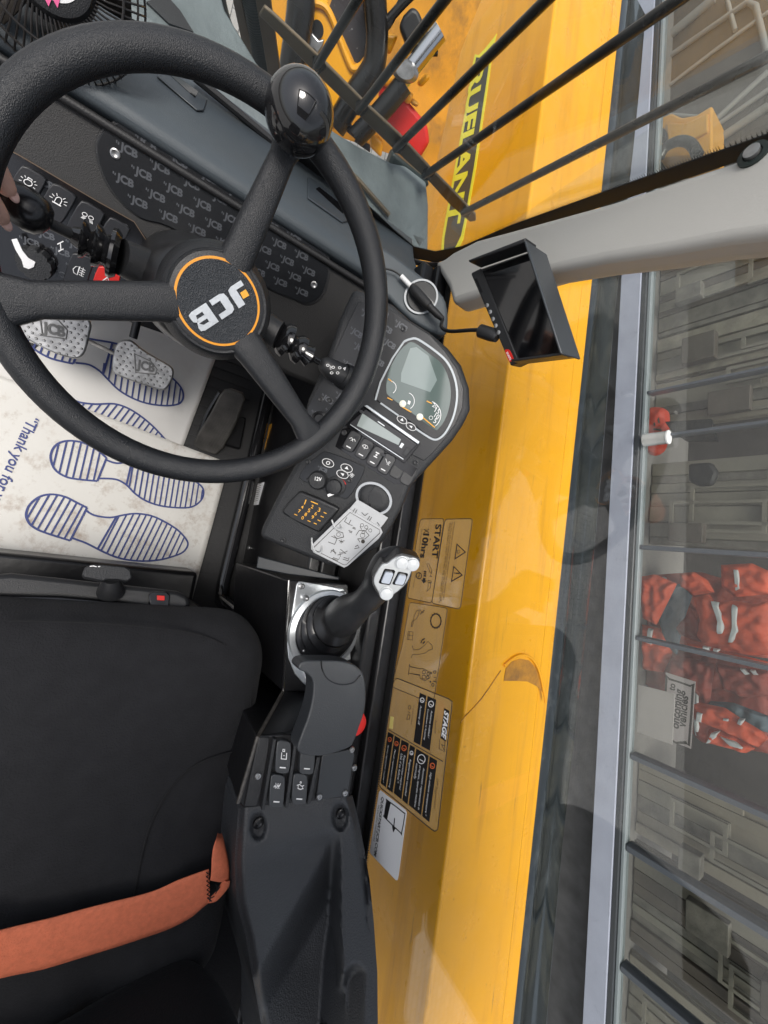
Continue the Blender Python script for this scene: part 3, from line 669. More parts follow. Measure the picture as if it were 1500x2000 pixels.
IC_bea = [([(-.35, -.4), (-.35, .3), (-.15, .6), (.15, .6), (.35, .3), (.35, -.4)], .0008), ([(-.55, -.5), (.55, -.5)], .0014)]+rays_(0, 0, .7, 1.1, (0, 30, 150, 180, 60, 120))
IC_wrk = [(cr(-.4, .3, .3), .0007, 1), (cr(.4, .3, .3), .0007, 1)]+[([(-.4+k*.15, -.1), (-.6+k*.15, -.5)],) for k in range(3)]+[([(.4+k*.15, -.1), (.6+k*.15, -.5)],) for k in range(3)]
IC_fog = [([(0, .6), (0, -.6), (-.5, -.45), (-.75, 0), (-.5, .45)], .0008, 1)]+[([(.2, y), (.9, y-.12)],) for y in (.45, .15, -.15, -.45)]+[([(.5, .6), (.55, .2), (.5, -.1), (.6, -.6)],)]
IC_wip = [([(-.8, .1), (-.4, .55), (.4, .55), (.8, .1), (.5, -.2), (-.5, -.2)], .0007, 1), ([(0, -.6), (0, .6)],)]
IC_car = [([(-.5, .6), (.5, .6)], .0016), ([(0, .6), (0, -.6)], .0008), ([(-.5, -.6), (.5, -.6)], .0016), (cr(0, 0, .2), .0007, 1)]
IC_frk = [([(-.8, .6), (.2, -.3), (.2, -.6)], .0008), (cr(.5, .2, .2), .0007, 1), ([(.5, 0), (.5, -.5), (.8, -.5)], .0007)]
IC_blw = [([(-.9, -.2), (-.4, .3), (0, 0), (.4, .3), (.9, -.2)], .0008), ([(-.3, -.5), (0, -.1), (.3, -.5)], .0007)]
ax_ = (90, 57)
rocker(fd, (54, 362), (88, 50), 58, 62, dash, .004, .007, IC_sun)
rocker(fd, (112, 398), (88, 50), 56, 66, dash, .004, .007, IC_bea)
rocker(fd, (168, 430), (88, 50), 55, 62, dash, .004, .007, IC_wrk)
rocker(fd, (222, 458), (88, 50), 48, 56, dash, .004, .007)
rocker(fd, (152, 535), (92, 30), 46, 76, dash, .004, .007, IC_fog)
rocker(fd, (205, 558), (92, 30), 48, 70, dash, .004, .007, [([(0, .9), (-.9, -.5), (.9, -.5)], .0009, 1), ([(0, .4), (-.4, -.25), (.4, -.25)], .0008, 1)], m=RED, name='hazard_switch')
m_ = MB(); 
for q in (((112, 477), (124, 471)), ((114, 491), (124, 486)), ((118, 474), (119, 489)), ((30, 436), (40, 440)), ((80, 452), (84, 456))): m_.ribbon(fd, q, .0011, .0028)
m_.build('axle_symbol', WHT, dash)
kn_ = fd.px(72, 512, .006)
pr = []; mb = MB(); n = 96; vs = []
for h, s_ in ((0, 1), (.016, .98), (.02, .93)):
    for k in range(n):
        a = 2*math.pi*k/n; rr = (.021-.0022*max(0, math.cos(a*9))**3)*s_; f_ = Fr(kn_, fd.N, fd.U); vs.append(f_.pt(rr*math.cos(a), rr*math.sin(a), h))
mb.add(vs, [(i*n+k, i*n+(k+1) % n, (i+1)*n+(k+1) % n, (i+1)*n+k) for i in range(2) for k in range(n)]+[tuple(range(2*n, 3*n))])
kob = mb.build('rotary_knob', PLG, dash, ang=30)
fk = Fr(kn_+fd.N*.0202, fd.N, fd.U)
MB().prism(fk, [(22, 468), (33, 466), (44, 490), (55, 504), (69, 512), (66, 522), (56, 526), (46, 522), (42, 508), (30, 488)], 0, .0014).build('white_pointer', WHT, kob, bevel=.0004)
# deck details: two recessed vents and a round air vent with ring
fdk = Fr((-.60, 0, .503), V((.545-.64, 0, 0)).cross(V((0, 1, 0))) if 0 else V((-.545+.64, 0, .532-.480)).cross(V((0, 1, 0)))*1, (0, 1, 0))
if fdk.N.z < 0: fdk = Fr(fdk.O, -fdk.N, (0, 1, 0))
for q0, q1 in (([(600, 348), (612, 352), (685, 408), (684, 432), (668, 436), (600, 388)], [(615, 372), (622, 368), (675, 410), (668, 420)]), ([(305, 150), (385, 148), (408, 190), (397, 218), (385, 218)], [(330, 150), (375, 160), (388, 180), (380, 195)])):
    v_ = MB().prism(fdk, q0, 0, .0025, hp=0).build('deck_vent', mat('vent frame', (.05, .06, .07), .4), dash, bevel=.0015)
    MB().prism(fdk, q1, .0026, .003, hp=0).build('vent_slot', GLO, v_)
# end pod of the dash with a round air vent
fe = Fr(aty(825, 580, .42), (.25, -.45, .86), (1, 0, 0))
pod = [(640, 455), (700, 455), (760, 490), (800, 520), (850, 560), (872, 590), (875, 640), (860, 655), (800, 622), (740, 565), (660, 520)]
MB().prism(fe, catmull(pod, 3, True), -.06, -.002).build('end_pod', DEC, dash, bevel=.012, seg=4)
vr = MB(); vr.ribbon(fe, circ((822, 580), 31, 33, 40, rot=.5), .0034, 0, closed=True, th=.0025); vr.build('vent_ring', mat('vent ring grey', (.42, .44, .46), .35), dash)
MB().prism(fe, circ((824, 580), 29, 31, 30), -.002, .001).build('vent_disc', PLA, dash, bevel=.001)
m_ = MB(); m_.ribbon(fe, [(800, 565), (825, 570), (845, 590), (852, 605)], .001, .0015); m_.build('vent_flap_gap', GLO, dash)
# ================================================================== INSTRUMENT PANEL on the right
NI = V((.30, -.60, .74)).normalized(); FI = Fr(aty(731, 972, .365), NI, (0, 0, 1) if 0 else (1, 0, 0))
ip = thing('instrument_panel', FI.px(720, 900, -.1), 'angled black instrument panel with arched display, radio, rocker switches and round air vent', 'instrument panel')
outl = [(690, 560), (722, 572), (767, 593), (800, 623), (840, 648), (875, 678), (902, 713), (917, 757), (919, 800), (905, 830), (883, 862), (850, 898), (825, 925), (802, 950), (793, 972), (785, 992), (765, 1030), (740, 1070), (690, 1098), (670, 1110), (640, 1105), (600, 1090), (545, 1068), (505, 1050), (510, 1030), (545, 960), (590, 880), (606, 830), (592, 812), (600, 780), (640, 690), (662, 620)]
MB().prism(FI, outl, -.055, 0, hp=0).build('housing', PLG, ip, bevel=.009, seg=4)
MB().prism(Fr(FI.O, NI, (1, 0, 0)), [(600, 780), (660, 640), (720, 600), (850, 690), (870, 850), (800, 930), (690, 1060), (600, 1060)], -.16, -.05).build('rear_shell', PLA, ip, bevel=.01)
tr1 = Z5((400, 650), (470, 640), (640, 635), (760, 600), (820, 665), (920, 745), (1040, 830), (1140, 930), (1200, 1020), (1228, 1120), (1222, 1230), (1190, 1330), (1120, 1430), (1060, 1490), (985, 1520), (930, 1530), (640, 1250), (500, 1330), (380, 1380), (300, 1350), (290, 1280), (330, 1180), (500, 950), (580, 830), (610, 700))
tr1 = [(700, 590), (740, 592), (765, 606), (800, 630), (840, 655), (868, 685), (892, 720), (905, 760), (903, 795), (890, 828), (868, 858), (845, 885), (828, 900), (770, 870), (713, 795), (660, 835), (610, 845), (598, 825), (602, 795), (640, 720), (676, 640)]
MB().prism(FI, tr1, -.001, .0018, hp=0).build('trim_insert', TRM, ip, bevel=.0008)
bz = Z5((868, 862), (905, 848), (950, 850), (1060, 925), (1125, 990), (1165, 1080), (1178, 1180), (1160, 1290), (1120, 1380), (1080, 1425), (1040, 1435), (985, 1405), (900, 1335), (700, 1205), (720, 1110), (800, 960), (840, 890))
m_ = MB(); logo_pattern(m_, FI, scp(tr1, .985), .0020, .027, ((790, 600), (900, 680)), hole=[bz, [(700, 780), (830, 870), (800, 910), (670, 830)]]); m_.build('lettering', TRL, ip)
MB().prism(FI, catmull(scp(bz, .985), 3, True), .0018, .005, hp=0).build('display_surround', PLA, ip, bevel=.0015)
m_ = MB(); m_.ribbon(FI, catmull(bz[:12], 4), .0030, .0045, th=.0012); m_.ribbon(FI, Z5((985, 1405), (930, 1368)), .0028, .0045, th=.0012); m_.ribbon(FI, Z5((700, 1205), (730, 1100), (800, 960), (868, 862)), .0026, .0045, th=.0012); m_.ribbon(FI, Z5((835, 1295), (730, 1222)), .0026, .0045, th=.0012)
m_.build('display_ring', mat('silver ring', (.36, .39, .41), .35, metal=.2), ip)
scrn = Z5((880, 885), (925, 872), (1020, 940), (1090, 1000), (1130, 1090), (1140, 1190), (1115, 1300), (1068, 1372), (1035, 1370), (900, 1270), (790, 1190), (765, 1150), (775, 1050), (830, 940))
SCR = mat('display glass', (.10, .135, .125), .06, coat=1.0)
MB().prism(FI, catmull(scrn, 3, True), .003, .0056, hp=0).build('display_glass', SCR, ip)
MB().prism(FI, Z5((905, 905), (940, 898), (1010, 950), (1060, 1090), (1020, 1160), (850, 1100), (852, 1050)), .0056, .0059, hp=0).build('display_image', mat('display image', (.22, .27, .26), .1, coat=1), ip)
m_ = MB()
for (cx, cy), r_, a0, a1 in (((1005, 1290), 78, -70, 55), ((880, 1210), 48, -70, 60), ((785, 1130), 36, -80, 60)): m_.ribbon(FI, Z5(*circ((cx, cy), r_, r_*1.05, 14, a0, a1)), .0009, .0062)
text(m_, FI, '20', Z5((1030, 1240))[0], Z5((1056, 1256))[0], .0064); text(m_, FI, '15', Z5((1044, 1272))[0], Z5((1068, 1286))[0], .0064); text(m_, FI, '10', Z5((1042, 1302))[0], Z5((1066, 1316))[0], .0064); text(m_, FI, '5', Z5((1036, 1334))[0], Z5((1050, 1342))[0], .0064)
m_.ribbon(FI, Z5(*circ((1025, 1308), 11, 11, 10)), .0006, .0062, closed=True); m_.prism(FI, Z5((893, 1205), (907, 1212), (900, 1232), (887, 1224)), .006, .0064)
m_.build('gauge_scale', WHT, ip)
m_ = MB()
for q in (((970, 1300), (1048, 1365)), ((858, 1245), (910, 1275)), ((770, 1190), (800, 1205)), ((775, 1080), (800, 1098)), ((1000, 1210), (1030, 1224))): m_.ribbon(FI, Z5(*q), .0016, .0062)
m_.build('gauge_amber', AMB, ip)
for c_ in ((860, 1226), (960, 1303)): MB().lathe(FI.px(*Z5(c_)[0], .0055), NI, [(.0052, 0), (.0052, .001), (.0040, .0018)], 20).build('gauge_hub', mat('lens cap', (.8, .78, .68), .3), ip)
for c_, s_ in (((855, 1320), 1), ((908, 1360), -1)):
    p = Z5(c_)[0]; o_ = MB().prism(FI, circ(p, 11, 6.5, 18, rot=.55), .004, .0068, hp=0).build('menu_button', PLA, ip, bevel=.0006)
    m_ = MB(); m_.ribbon(FI, circ(p, 10.5, 6.2, 18, rot=.55), .0008, .007, closed=True); m_.prism(FI, [(p[0]-3.5, p[1]+1.5*s_-1), (p[0]+3, p[1]+2*s_+1), (p[0]+1.2, p[1]-3.5*s_)], .007, .0075); m_.build('button_print', WHT, o_)
# radio
rad = thing('car_radio', FI.px(760, 850), 'silver-edged radio with blank grey display set in the instrument panel', 'radio')
MB().prism(FI, [(712, 792), (822, 866), (790, 905), (674, 830)], .0018, .006, hp=0).build('frame', GLO, rad, bevel=.001)
MB().prism(FI, [(716, 800), (815, 867), (790, 896), (684, 828)], .006, .011, hp=0).build('faceplate', mat('radio face', (.03, .03, .033), .25), rad, bevel=.0015)
MB().prism(FI, [(713, 794), (719, 792), (820, 862), (817, 868)], .006, .013, hp=0).build('chrome_strip', SIL, rad, bevel=.001)
MB().prism(FI, [(710, 808), (784, 858), (779, 869), (699, 832)], .0095, .0115, hp=0).build('display_window', mat('radio lcd', (.30, .34, .33), .12, coat=1), rad)
m_ = MB(); m_.ribbon(FI, [(684, 829), (788, 897)], .0012, .0113); m_.ribbon(FI, [(738, 823), (751, 832)], .0014, .0118); m_.ribbon(FI, [(787, 866), (782, 874)], .0045, .0113); m_.build('trim_lines', SIL, rad)
for p in ((708, 805), (698, 855), (725, 872), (750, 888)): MB().prism(FI, circ(p, 5, 3.2, 12, rot=.6), .010, .0122, hp=0).build('radio_button', KEY, rad, bevel=.0005)
MB().prism(FI, [(795, 873), (803, 878), (794, 891), (786, 886)], .011, .0122, hp=0).build('radio_button', KEY, rad, bevel=.0005)
# rockers
MB().prism(FI, [(668, 838), (688, 832), (800, 905), (815, 915), (795, 945), (770, 945), (655, 872)], 0, .001, hp=0).build('rocker_bay', GLO, ip)
for (c_, ic) in (((688, 862), IC_blw), ((712, 877), IC_wip), ((734, 892), IC_car), ((755, 906), IC_frk)):
    rocker(FI, c_, (60, 33), 24, 40, ip, .003, .007, ic, bar=True)
for c_ in ((777, 917), (797, 930)): rocker(FI, c_, (60, 33), 22, 36, ip, .001, .0022, name='blank_cover', m=PLA)
MB().prism(FI, [(590, 895), (605, 905), (612, 895)], 0, .0005, hp=0)
# heater panel
hv = Z2((640, 335), (690, 322), (890, 398), (912, 432), (870, 520), (822, 590), (780, 602), (640, 540), (530, 492), (520, 460), (560, 400))
MB().prism(FI, catmull(hv, 3, True), -.001, .002, hp=0).build('heater_insert', TRM, ip, bevel=.0008)
m_ = MB(); logo_pattern(m_, FI, scp(hv, .95), .0023, .021, ((690, 850), (780, 890)), hole=[Z2(*circ((690, 388), 42, 34)), Z2(*circ((790, 440), 52, 56)), Z2(*circ((632, 490), 52, 52)), Z2(*circ((738, 535), 65, 65))]); m_.build('heater_lettering', TRL, ip)
for c_, ic in (((690, 388), 0), ((803, 420), 1), ((778, 457), -1)):
    p = Z2(c_)[0]; o_ = MB().prism(FI, circ(p, 12, 7.6, 20, rot=.42), .002, .0045, hp=0).build('heater_button', PLA, ip, bevel=.0006)
    m_ = MB(); m_.ribbon(FI, circ(p, 11.8, 7.5, 20, rot=.42), .0009, .0047, closed=True)
    if ic: m_.prism(FI, [(p[0]-4, p[1]+1.6*ic-1), (p[0]+3.4, p[1]+2*ic+1), (p[0]+1, p[1]-4*ic)], .0046, .0051)
    else: m_.ribbon(FI, circ(p, 3.4, 3, 10), .0011, .0047, closed=True)
    m_.build('button_print', WHT, o_)
cp = MB().lathe(FI.px(*Z2((632, 492))[0], .002), NI, [(.0155, 0), (.0155, .004), (.0135, .010), (.0125, .011)], 32).build('socket_cap', PLG, ip)
m_ = MB(); text(m_, FI, '12V', Z2((608, 494))[0], Z2((650, 500))[0], .0135, bold=.02, ys=1.1); m_.build('socket_print', WHT, cp)
MB().tube([FI.px(*Z2(p)[0], .005) for p in ((605, 470), (580, 485), (566, 495))], .004, 10).build('cap_tab', PLG, cp)
hk = MB().lathe(FI.px(*Z2((735, 530))[0], .002), NI, [(.0165, 0), (.0165, .004), (.0125, .006), (.0115, .015), (.010, .0158)], 24).build('heater_knob', PLG, ip, ang=30)
m_ = MB(); f_ = FI.up(.016); m_.ribbon(f_, Z2((688, 588), (745, 565)), .0042, 0, th=.001); m_.build('knob_pointer', WHT, hk)
m_ = MB(); m_.ribbon(FI, Z2(*circ((738, 535), 62, 58, 16, 150, 265)), .0012, .0025); m_.build('heater_arc', WHT, ip)
m_ = MB(); m_.ribbon(FI, Z2(*circ((738, 535), 62, 58, 12, 265, 345)), .0014, .0025); m_.build('warm_arc', RED, ip)
m_ = MB()
for k in range(4): m_.ribbon(FI, Z2(*circ((835+8*math.cos(k*1.57), 463+8*math.sin(k*1.57)), 6, 5, 8)), .0006, .0025, closed=True)
m_.build('fan_symbol', WHT, ip)
# round vent
vc = Z2((970, 603))[0]
MB().prism(FI, circ(vc, 34, 29, 36, rot=.6), -.001, .0012, hp=0).build('vent_back', GLO, ip)
m_ = MB(); m_.ribbon(FI, circ(vc, 35, 28, 44, rot=.55), .0038, .001, closed=True, th=.0035); m_.build('vent_ring', mat('vent ring grey', (.42, .44, .46), .35, metal=.2), ip)
MB().pillow(FI, circ(vc, 30, 23.5, 30, rot=.55), .0005, .004, rings=5).build('vent_flap', PLG, ip)
m_ = MB(); m_.ribbon(FI, catmull(Z2((975, 525), (945, 575), (940, 630), (962, 680)), 4), .0013, .0046, th=.0006); m_.build('flap_gap', GLO, ip)
for p in ((645, 1012-230+0), (788, 643), (626, 780), (602, 902), (812, 903), (683, 938), (553, 1055), (644, 1094), (672, 845)):
    MB().lathe(FI.px(*p, .0015), NI, [(.0042, 0), (.0042, .0012), (.003, .0016), (.0015, .0008)], 14).build('panel_screw', PLA, ip)
MB().lathe(FI.px(625, 820, .002), NI, [(.013, 0), (.013, .005), (.009, .007), (.008, .004)], 24).build('ignition_barrel', SHT, ip)
# keypad
kp = thing('keypad', FI.px(608, 1000), 'small black security keypad with orange digits at the foot of the instrument panel', 'keypad')
MB().prism(FI, catmull(Z2((505, 572), (545, 566), (738, 650), (752, 682), (655, 790), (622, 802), (432, 702), (424, 662)), 2, True), -.002, .011, hp=.005).build('bezel', PLA, kp, bevel=.0035, seg=3)
MB().prism(FI, Z2((555, 598), (718, 672), (622, 797), (455, 716)), .0105, .0122, hp=.011).build('key_face', mat('keypad face', (.012, .012, .013), .5), kp)
KA = mat('amber digits', (.85, .42, .03), .4); m_ = MB()
for tx, p in (('1', (545, 637)), ('4', (529, 661)), ('7', (511, 686)), ('2', (590, 659)), ('5', (570, 683)), ('8', (550, 706)), ('0', (531, 727)), ('3', (631, 680)), ('6', (611, 702)), ('9', (592, 723))):
    text(m_, FI, tx, Z2((p[0]-(6 if tx != '1' else 2), p[1]+3))[0], Z2((p[0]+(7 if tx != '1' else 3), p[1]+(8 if tx != '1' else 5)))[0], .0124, bold=.01)
m_.ribbon(FI, Z2((585, 622), (628, 640)), .0014, .0124)
for p in ((493, 703), (574, 742), (612, 757), (635, 738), (654, 715), (672, 692)): m_.ribbon(FI, Z2((p[0]-9, p[1]-3), (p[0]+9, p[1]+5)), .0012, .0124)
m_.build('digits', KA, kp)
# instruction cards
FCD = Fr(FI.px(680, 1040, .025), (.33, -.42, .84), (1, 0, 0))
cards = thing('instruction_cards', FCD.px(680, 1040), 'silver grey instruction cards with line diagrams hung on wire ties below the air vent', 'cards')
CRD = mat('card stock', (.45, .46, .47), .45, bump=.1, bscale=100)
for i, dx in enumerate((0, 3, 6)):
    MB().prism(FCD, [(x+dx, y-dx*1.2) for x, y in Z2((812, 678), (850, 634), (900, 662), (1037, 745), (1006, 790), (960, 770))], -.004-i*.0016, -.003-i*.0016).build('tab_card', CRD, cards)
MB().prism(FCD, Z2((818, 668), (1010, 782), (1024, 812), (1000, 850), (810, 1018), (788, 1028), (600, 935), (586, 905), (600, 880)), -.0022, 0).build('front_card', CRD, cards, bevel=.0006)
m_ = MB(); h = .0003; f_ = FCD
m_.ribbon(f_, Z2((824, 690), (1004, 796), (1006, 815), (802, 1008), (786, 1010), (607, 918), (605, 902)), .0007, h, closed=True)
for q in (((805, 720), (790, 745), (815, 762)), ((830, 735), (815, 762), (838, 770)), ((815, 800), (838, 808)), ((818, 808), (835, 815)), ((838, 785), (858, 793)), ((842, 780), (858, 786)),
          ((860, 830), (880, 800), (915, 800), (940, 830), (915, 852), (870, 850)), ((885, 775), (895, 795)), ((920, 800), (932, 790)), ((870, 850), (885, 872)), ((740, 800), (780, 815), (785, 840), (745, 850), (725, 830)), ((690, 870), (730, 885), (745, 850), (710, 835)),
          ((755, 860), (782, 873)), ((760, 872), (790, 862)), ((770, 855), (770, 880)), ((705, 935), (722, 915), (735, 945)), ((708, 920), (740, 938)), ((765, 915), (790, 935), (808, 925)), ((770, 935), (800, 940)), ((715, 970), (750, 985)), ((720, 965), (755, 978), (760, 965)), ((780, 975), (812, 985), (818, 965)), ((785, 965), (810, 972)), ((762, 930), (765, 960)), ((748, 950), (778, 942)), ((850, 912), (880, 905), (870, 890), (855, 900)), ((855, 665), (840, 690)), ((868, 672), (853, 697)), ((895, 690), (915, 710), (935, 695)), ((945, 712), (930, 735)), ((957, 718), (942, 742)), ((990, 750), (1005, 770))):
    m_.ribbon(f_, Z2(*q), .00085, h)
for c_, r_ in (((897, 768), 10), ((923, 780), 10), ((947, 800), 10), ((900, 830), 14), ((905, 812), 9), ((753, 825), 12)): m_.ribbon(f_, Z2(*circ(c_, r_, r_, 14)), .0006, h, closed=True)
m_.prism(f_, Z2(*circ((903, 868), 12, 12, 16)), 0, .0005)
m_.build('diagrams', LIN, cards)
for a, b, c_, d_ in (((712, 735), (735, 785), (770, 790), (762, 755)), ((590, 870), (615, 935), (650, 930), (648, 885))):
    MB().tube(catmull([FCD.px(*Z2(p)[0], hh) for p, hh in ((a, .010), (b, .012), (c_, .009), (d_, -.003))], 8), .0013, 8).build('wire_tie', mat('white cable tie', (.45, .46, .46), .4), cards)
MB().tube([FCD.px(*Z2((590, 845))[0], .01), FCD.px(*Z2((592, 915))[0], .008)], .0014, 8).build('wire_tie', mat('white cable tie', (1, 1, 1)), cards)
# lower bracket
MB().prism(Fr(FI.px(580, 1110, -.03), (0, -.5, .87), (1, 0, 0)), Z2((262, 955), (300, 965), (760, 1085), (755, 1105), (450, 1070), (250, 1030)), -.004, 0).build('bracket', mat('grey black bracket', (.012, .015, .018), .5), ip, bevel=.002)
# plug and monitor lead
plug = thing('plug_lead', fe.px(825, 580, .01), 'black power plug and lead running from the dash pod to the monitor', 'cable')
MB().tube([fe.px(*Z5(p)[0], hh) for p, hh in (((915, 535), .010), ((930, 560), .014), ((1010, 650), .02), ((1015, 655), .02), ((1060, 700), .024), ((1095, 730), .026))], [.006, .0085, .009, .007, .0065, .0045], 14).build('plug', RUB, plug, ang=50)
MB().tube([fe.px(*Z5((850, 478))[0], .010), fe.px(*Z5((905, 535))[0], .012)], .0045, 10).build('white_sleeve', WHT, plug)
MB().tube(catmull([fe.px(*Z5(p)[0], .012) for p in ((855, 482), (820, 455), (785, 440), (730, 430))], 5), .0016, 8).build('thin_wire', RUB, plug)
MON_D = .56
FM = Fr(atd(1010, 600, MON_D), (.30, -.90, .12), (1, 0, 0))
Z7 = zz(3.125, 820, 440)
a_ = fe.px(*Z5((1095, 730))[0], .026); b_ = FM.px(*Z7((385, 640))[0], .0); 
pts_ = [a_]+[a_.lerp(b_, t)+V((0, 0, z)) for t, z in ((.25, -.025), (.55, -.03), (.85, -.008))]+[b_]
MB().tube(catmull(pts_, 8), .003, 10).build('lead', RUB, plug)
MB().tube([FM.px(*Z7(p)[0], .0) for p in ((362, 645), (370, 645), (440, 668), (470, 690))], [.006, .0095, .0095, .006], 16).build('ferrite', PLA, plug, ang=50)
mon = thing('reversing_monitor', FM.px(1010, 600, -.03), 'black hooded camera monitor with five buttons and red badge, fixed by the corner pillar', 'monitor')
fr_ = Z7((306, 292), (745, 90), (962, 760), (552, 860))
MB().prism(FM, Z7((306, 292), (375, 262), (700, 148), (915, 795), (610, 832), (552, 860)), -.028, 0).build('case', PLA, mon, bevel=.003)
MB().prism(FM, Z7((382, 282), (696, 160), (892, 770), (606, 810)), -.001, .0006).build('screen', mat('screen glass', (.004, .004, .005), .04, coat=1, rvar=.02), mon)
MB().prism(FM, Z7((315, 290), (372, 262), (602, 828), (554, 856)), 0, .0025).build('button_bar', PLA, mon, bevel=.001)
FH = FM
def hood(q, h0, h1, m=PLA): MB().prism(FM, Z7(*q), h0, h1, hp=0).build('sun_hood', m, mon, bevel=.0015)
hood(((700, 142), (716, 136), (930, 800), (914, 806)), -.028, .030, mat('lit hood grey', (.045, .05, .055), .4))  # top piece in lighter grey: light on its outer face put into the colour
hood(((373, 262), (368, 248), (715, 120), (706, 148)), 0, .030)
hood(((606, 830), (612, 846), (925, 806), (914, 793)), 0, .024)
for p in ((411, 490), (430, 530), (447, 573), (464, 614), (481, 655)): MB().lathe(FM.px(*Z7(p)[0], .0025), FM.N, [(.003, 0), (.003, .001), (.0015, .0018)], 14).build('button', STL, mon)
MB().prism(FM, Z7((335, 330), (345, 322), (383, 405), (373, 412)), .0025, .0028, hp=.003).build('sensor_window', GLO, mon)
bd = MB().prism(FM, catmull(Z7((520, 765), (535, 757), (550, 765), (572, 812), (568, 826), (552, 832), (540, 822)), 3, True), .0025, .0033, hp=.003).build('red_badge', RED, mon)
m_ = MB(); text(m_, FM, 'DURITE', Z7((527, 778))[0], Z7((549, 826))[0], .0038, bold=.03); m_.build('badge_print', WHT, bd)
MB().tube([FM.px(1020, 620, -.028), FM.px(1030, 640, -.09)], .009, 12).build('mount_arm', PLA, mon)
# ================================================================== JOYSTICK and its box
ZJ = zz(4.6875, 540, 1080); ZC = zz(4.256, 420, 1250)
cons = thing('side_console', (.2, .33, .0), 'black sheet metal side console carrying the joystick and four rocker switches right of the seat', 'console')
JZ = .50
fj = Fr((0, 0, JZ), (0, 0, 1))
bx = MB(); bx.prism(fj, [(564, 1133), (680, 1140), (684, 1170), (690, 1290), (720, 1370), (700, 1390), (640, 1350), (553, 1352), (558, 1240)], -.30, 0); bx.build('joystick_box', SHT, cons, bevel=.003)
m_ = MB(); m_.tube([fj.px(*p, .001) for p in ((564, 1133), (558, 1240), (553, 1352))], .0022, 8); m_.build('folded_edge', STL if 0 else GLO, cons)
CZ = .585; fn = Fr((.36, .3, CZ), (.0, -.12, 1), (1, 0, 0))
# sloped plate joining the two levels
a0, a1 = fj.px(553, 1350), fj.px(690, 1365); b0, b1 = fn.px(503, 1440), fn.px(690, 1440)
MB().add([a0, a1, b1, b0, a0-V((0, 0, .004)), a1-V((0, 0, .004)), b1-V((0, 0, .004)), b0-V((0, 0, .004))], [(0, 3, 2, 1), (4, 5, 6, 7), (0, 1, 5, 4), (2, 3, 7, 6), (0, 4, 7, 3), (1, 2, 6, 5)]).build('sloped_plate', SHT, cons)
MB().tube([a0, b0, fn.px(465, 1568)], .0028, 8).build('bead_edge', mat('worn edge', (.05, .045, .04), .4, var=.5, vscale=150), cons)
MB().prism(fn, [(500, 1438), (606, 1432), (690, 1452), (695, 1480), (682, 1556), (617, 1564), (476, 1579), (463, 1564)], -.30, 0).build('switch_deck', SHT, cons, bevel=.002)
MB().prism(fn, ZC((365, 812), (455, 808), (450, 900), (380, 1290), (350, 1385), (240, 1388), (290, 1150)), 0, .003).build('side_strip', PLA, cons, bevel=.0015)
for q in (((478, 812), (505, 812), (405, 1395), (378, 1400)), ((655, 812), (680, 818), (602, 1378), (572, 1380)), ((840, 960), (868, 960), (785, 1345), (755, 1352))):
    MB().prism(fn, ZC(*q), -.001, .009, hp=.004).build('divider_fin', PLG, cons, bevel=.001)
MB().prism(fn, ZC((890, 960), (1150, 905), (1160, 950), (1100, 1290), (1085, 1300), (840, 1335)), .0, .0035).build('cover_plate', mat('cover plate', (.035, .038, .042), .35, rvar=.1, bump=.1, bscale=80), cons, bevel=.001)
for p in ((1135, 910), (1156, 1060), (1078, 1270), (865, 1300), (356, 1128)): MB().lathe(fn.px(*ZC(p)[0], .0035), (0, 0, 1), [(.0048, 0), (.0048, .0015), (.0036, .003), (.0018, .0032), (.0016, .0016)], 16).build('button_screw', STL, cons)
IC_lok = [([(-.5, .3), (-.5, -.8), (.6, -.8), (.6, .3)], .0010), ([(-.3, .5), (.1, .5), (.1, .9), (-.3, .9)], .0008, 1), ([(-.1, -.2), (.2, -.2)], .0008)]
IC_aux = [([(-.5+k*.4, -.0), (-.65+k*.4, .3), (-.4+k*.4, .55), (-.5+k*.4+.1*k, .95)],) for k in range(3)]
IC_sus = [([(-.8, .2), (-.2, .4), (.3, .1), (.8, .3)], .0009), ([(-.6, -.3), (0, -.5), (.7, -.3)], .0009), (cr(0, .8, .15), .0007, 1), ([(-.5, .2), (-.5, -.3)],), ([(.5, .2), (.5, -.3)],)]
for c_, ic, ln in (((551, 1475), IC_lok, 62), ((598, 1478), None, 60), ((539, 1541), IC_aux, 62), ((583, 1537), IC_sus, 58)):
    o_ = rocker(fn, c_, (100, 8), 28, ln, cons, .003, .008, ic, bar=True, tilt=1, m=mat('console rocker', (.05, .053, .057), .38))
    if ic is IC_aux:
        m_ = MB(); text(m_, fn, 'AUX', (c_[0]-5.5, c_[1]-3), (c_[0]+7, c_[1]-4), .0112, bold=.02); m_.build('icon_text', WHT, o_)
joy = thing('joystick', fj.px(635, 1240), 'black joystick with silver button head and ribbed boot on a bolted silver plate', 'joystick')
pl = ZJ((185, 290), (205, 262), (240, 262), (610, 330), (638, 365), (640, 430), (675, 830), (680, 975), (640, 990), (520, 1010), (420, 1100), (370, 1200), (330, 1250), (250, 1200), (170, 1110), (110, 960), (100, 830), (130, 640))
MB().prism(fj, pl, .0, .003).build('plate', SIL, joy, bevel=.001)
BTC = V(fj.px(*ZJ((440, 700))[0])); 
bc = V((BTC.x, BTC.y, JZ))
MB().lathe(bc, (0, 0, 1), [(.071, .003), (.069, .0075), (.060, .010), (.058, .004)], 48).build('raised_ring', SIL, joy, ang=50)
for p, hh in (((230, 305), .003), ((600, 370), .003)): MB().lathe(fj.px(*ZJ(p)[0], hh), (0, 0, 1), [(.0052, 0), (.0052, .002), (.003, .0035), (.0015, .002)], 14).build('plate_screw', STL, joy)
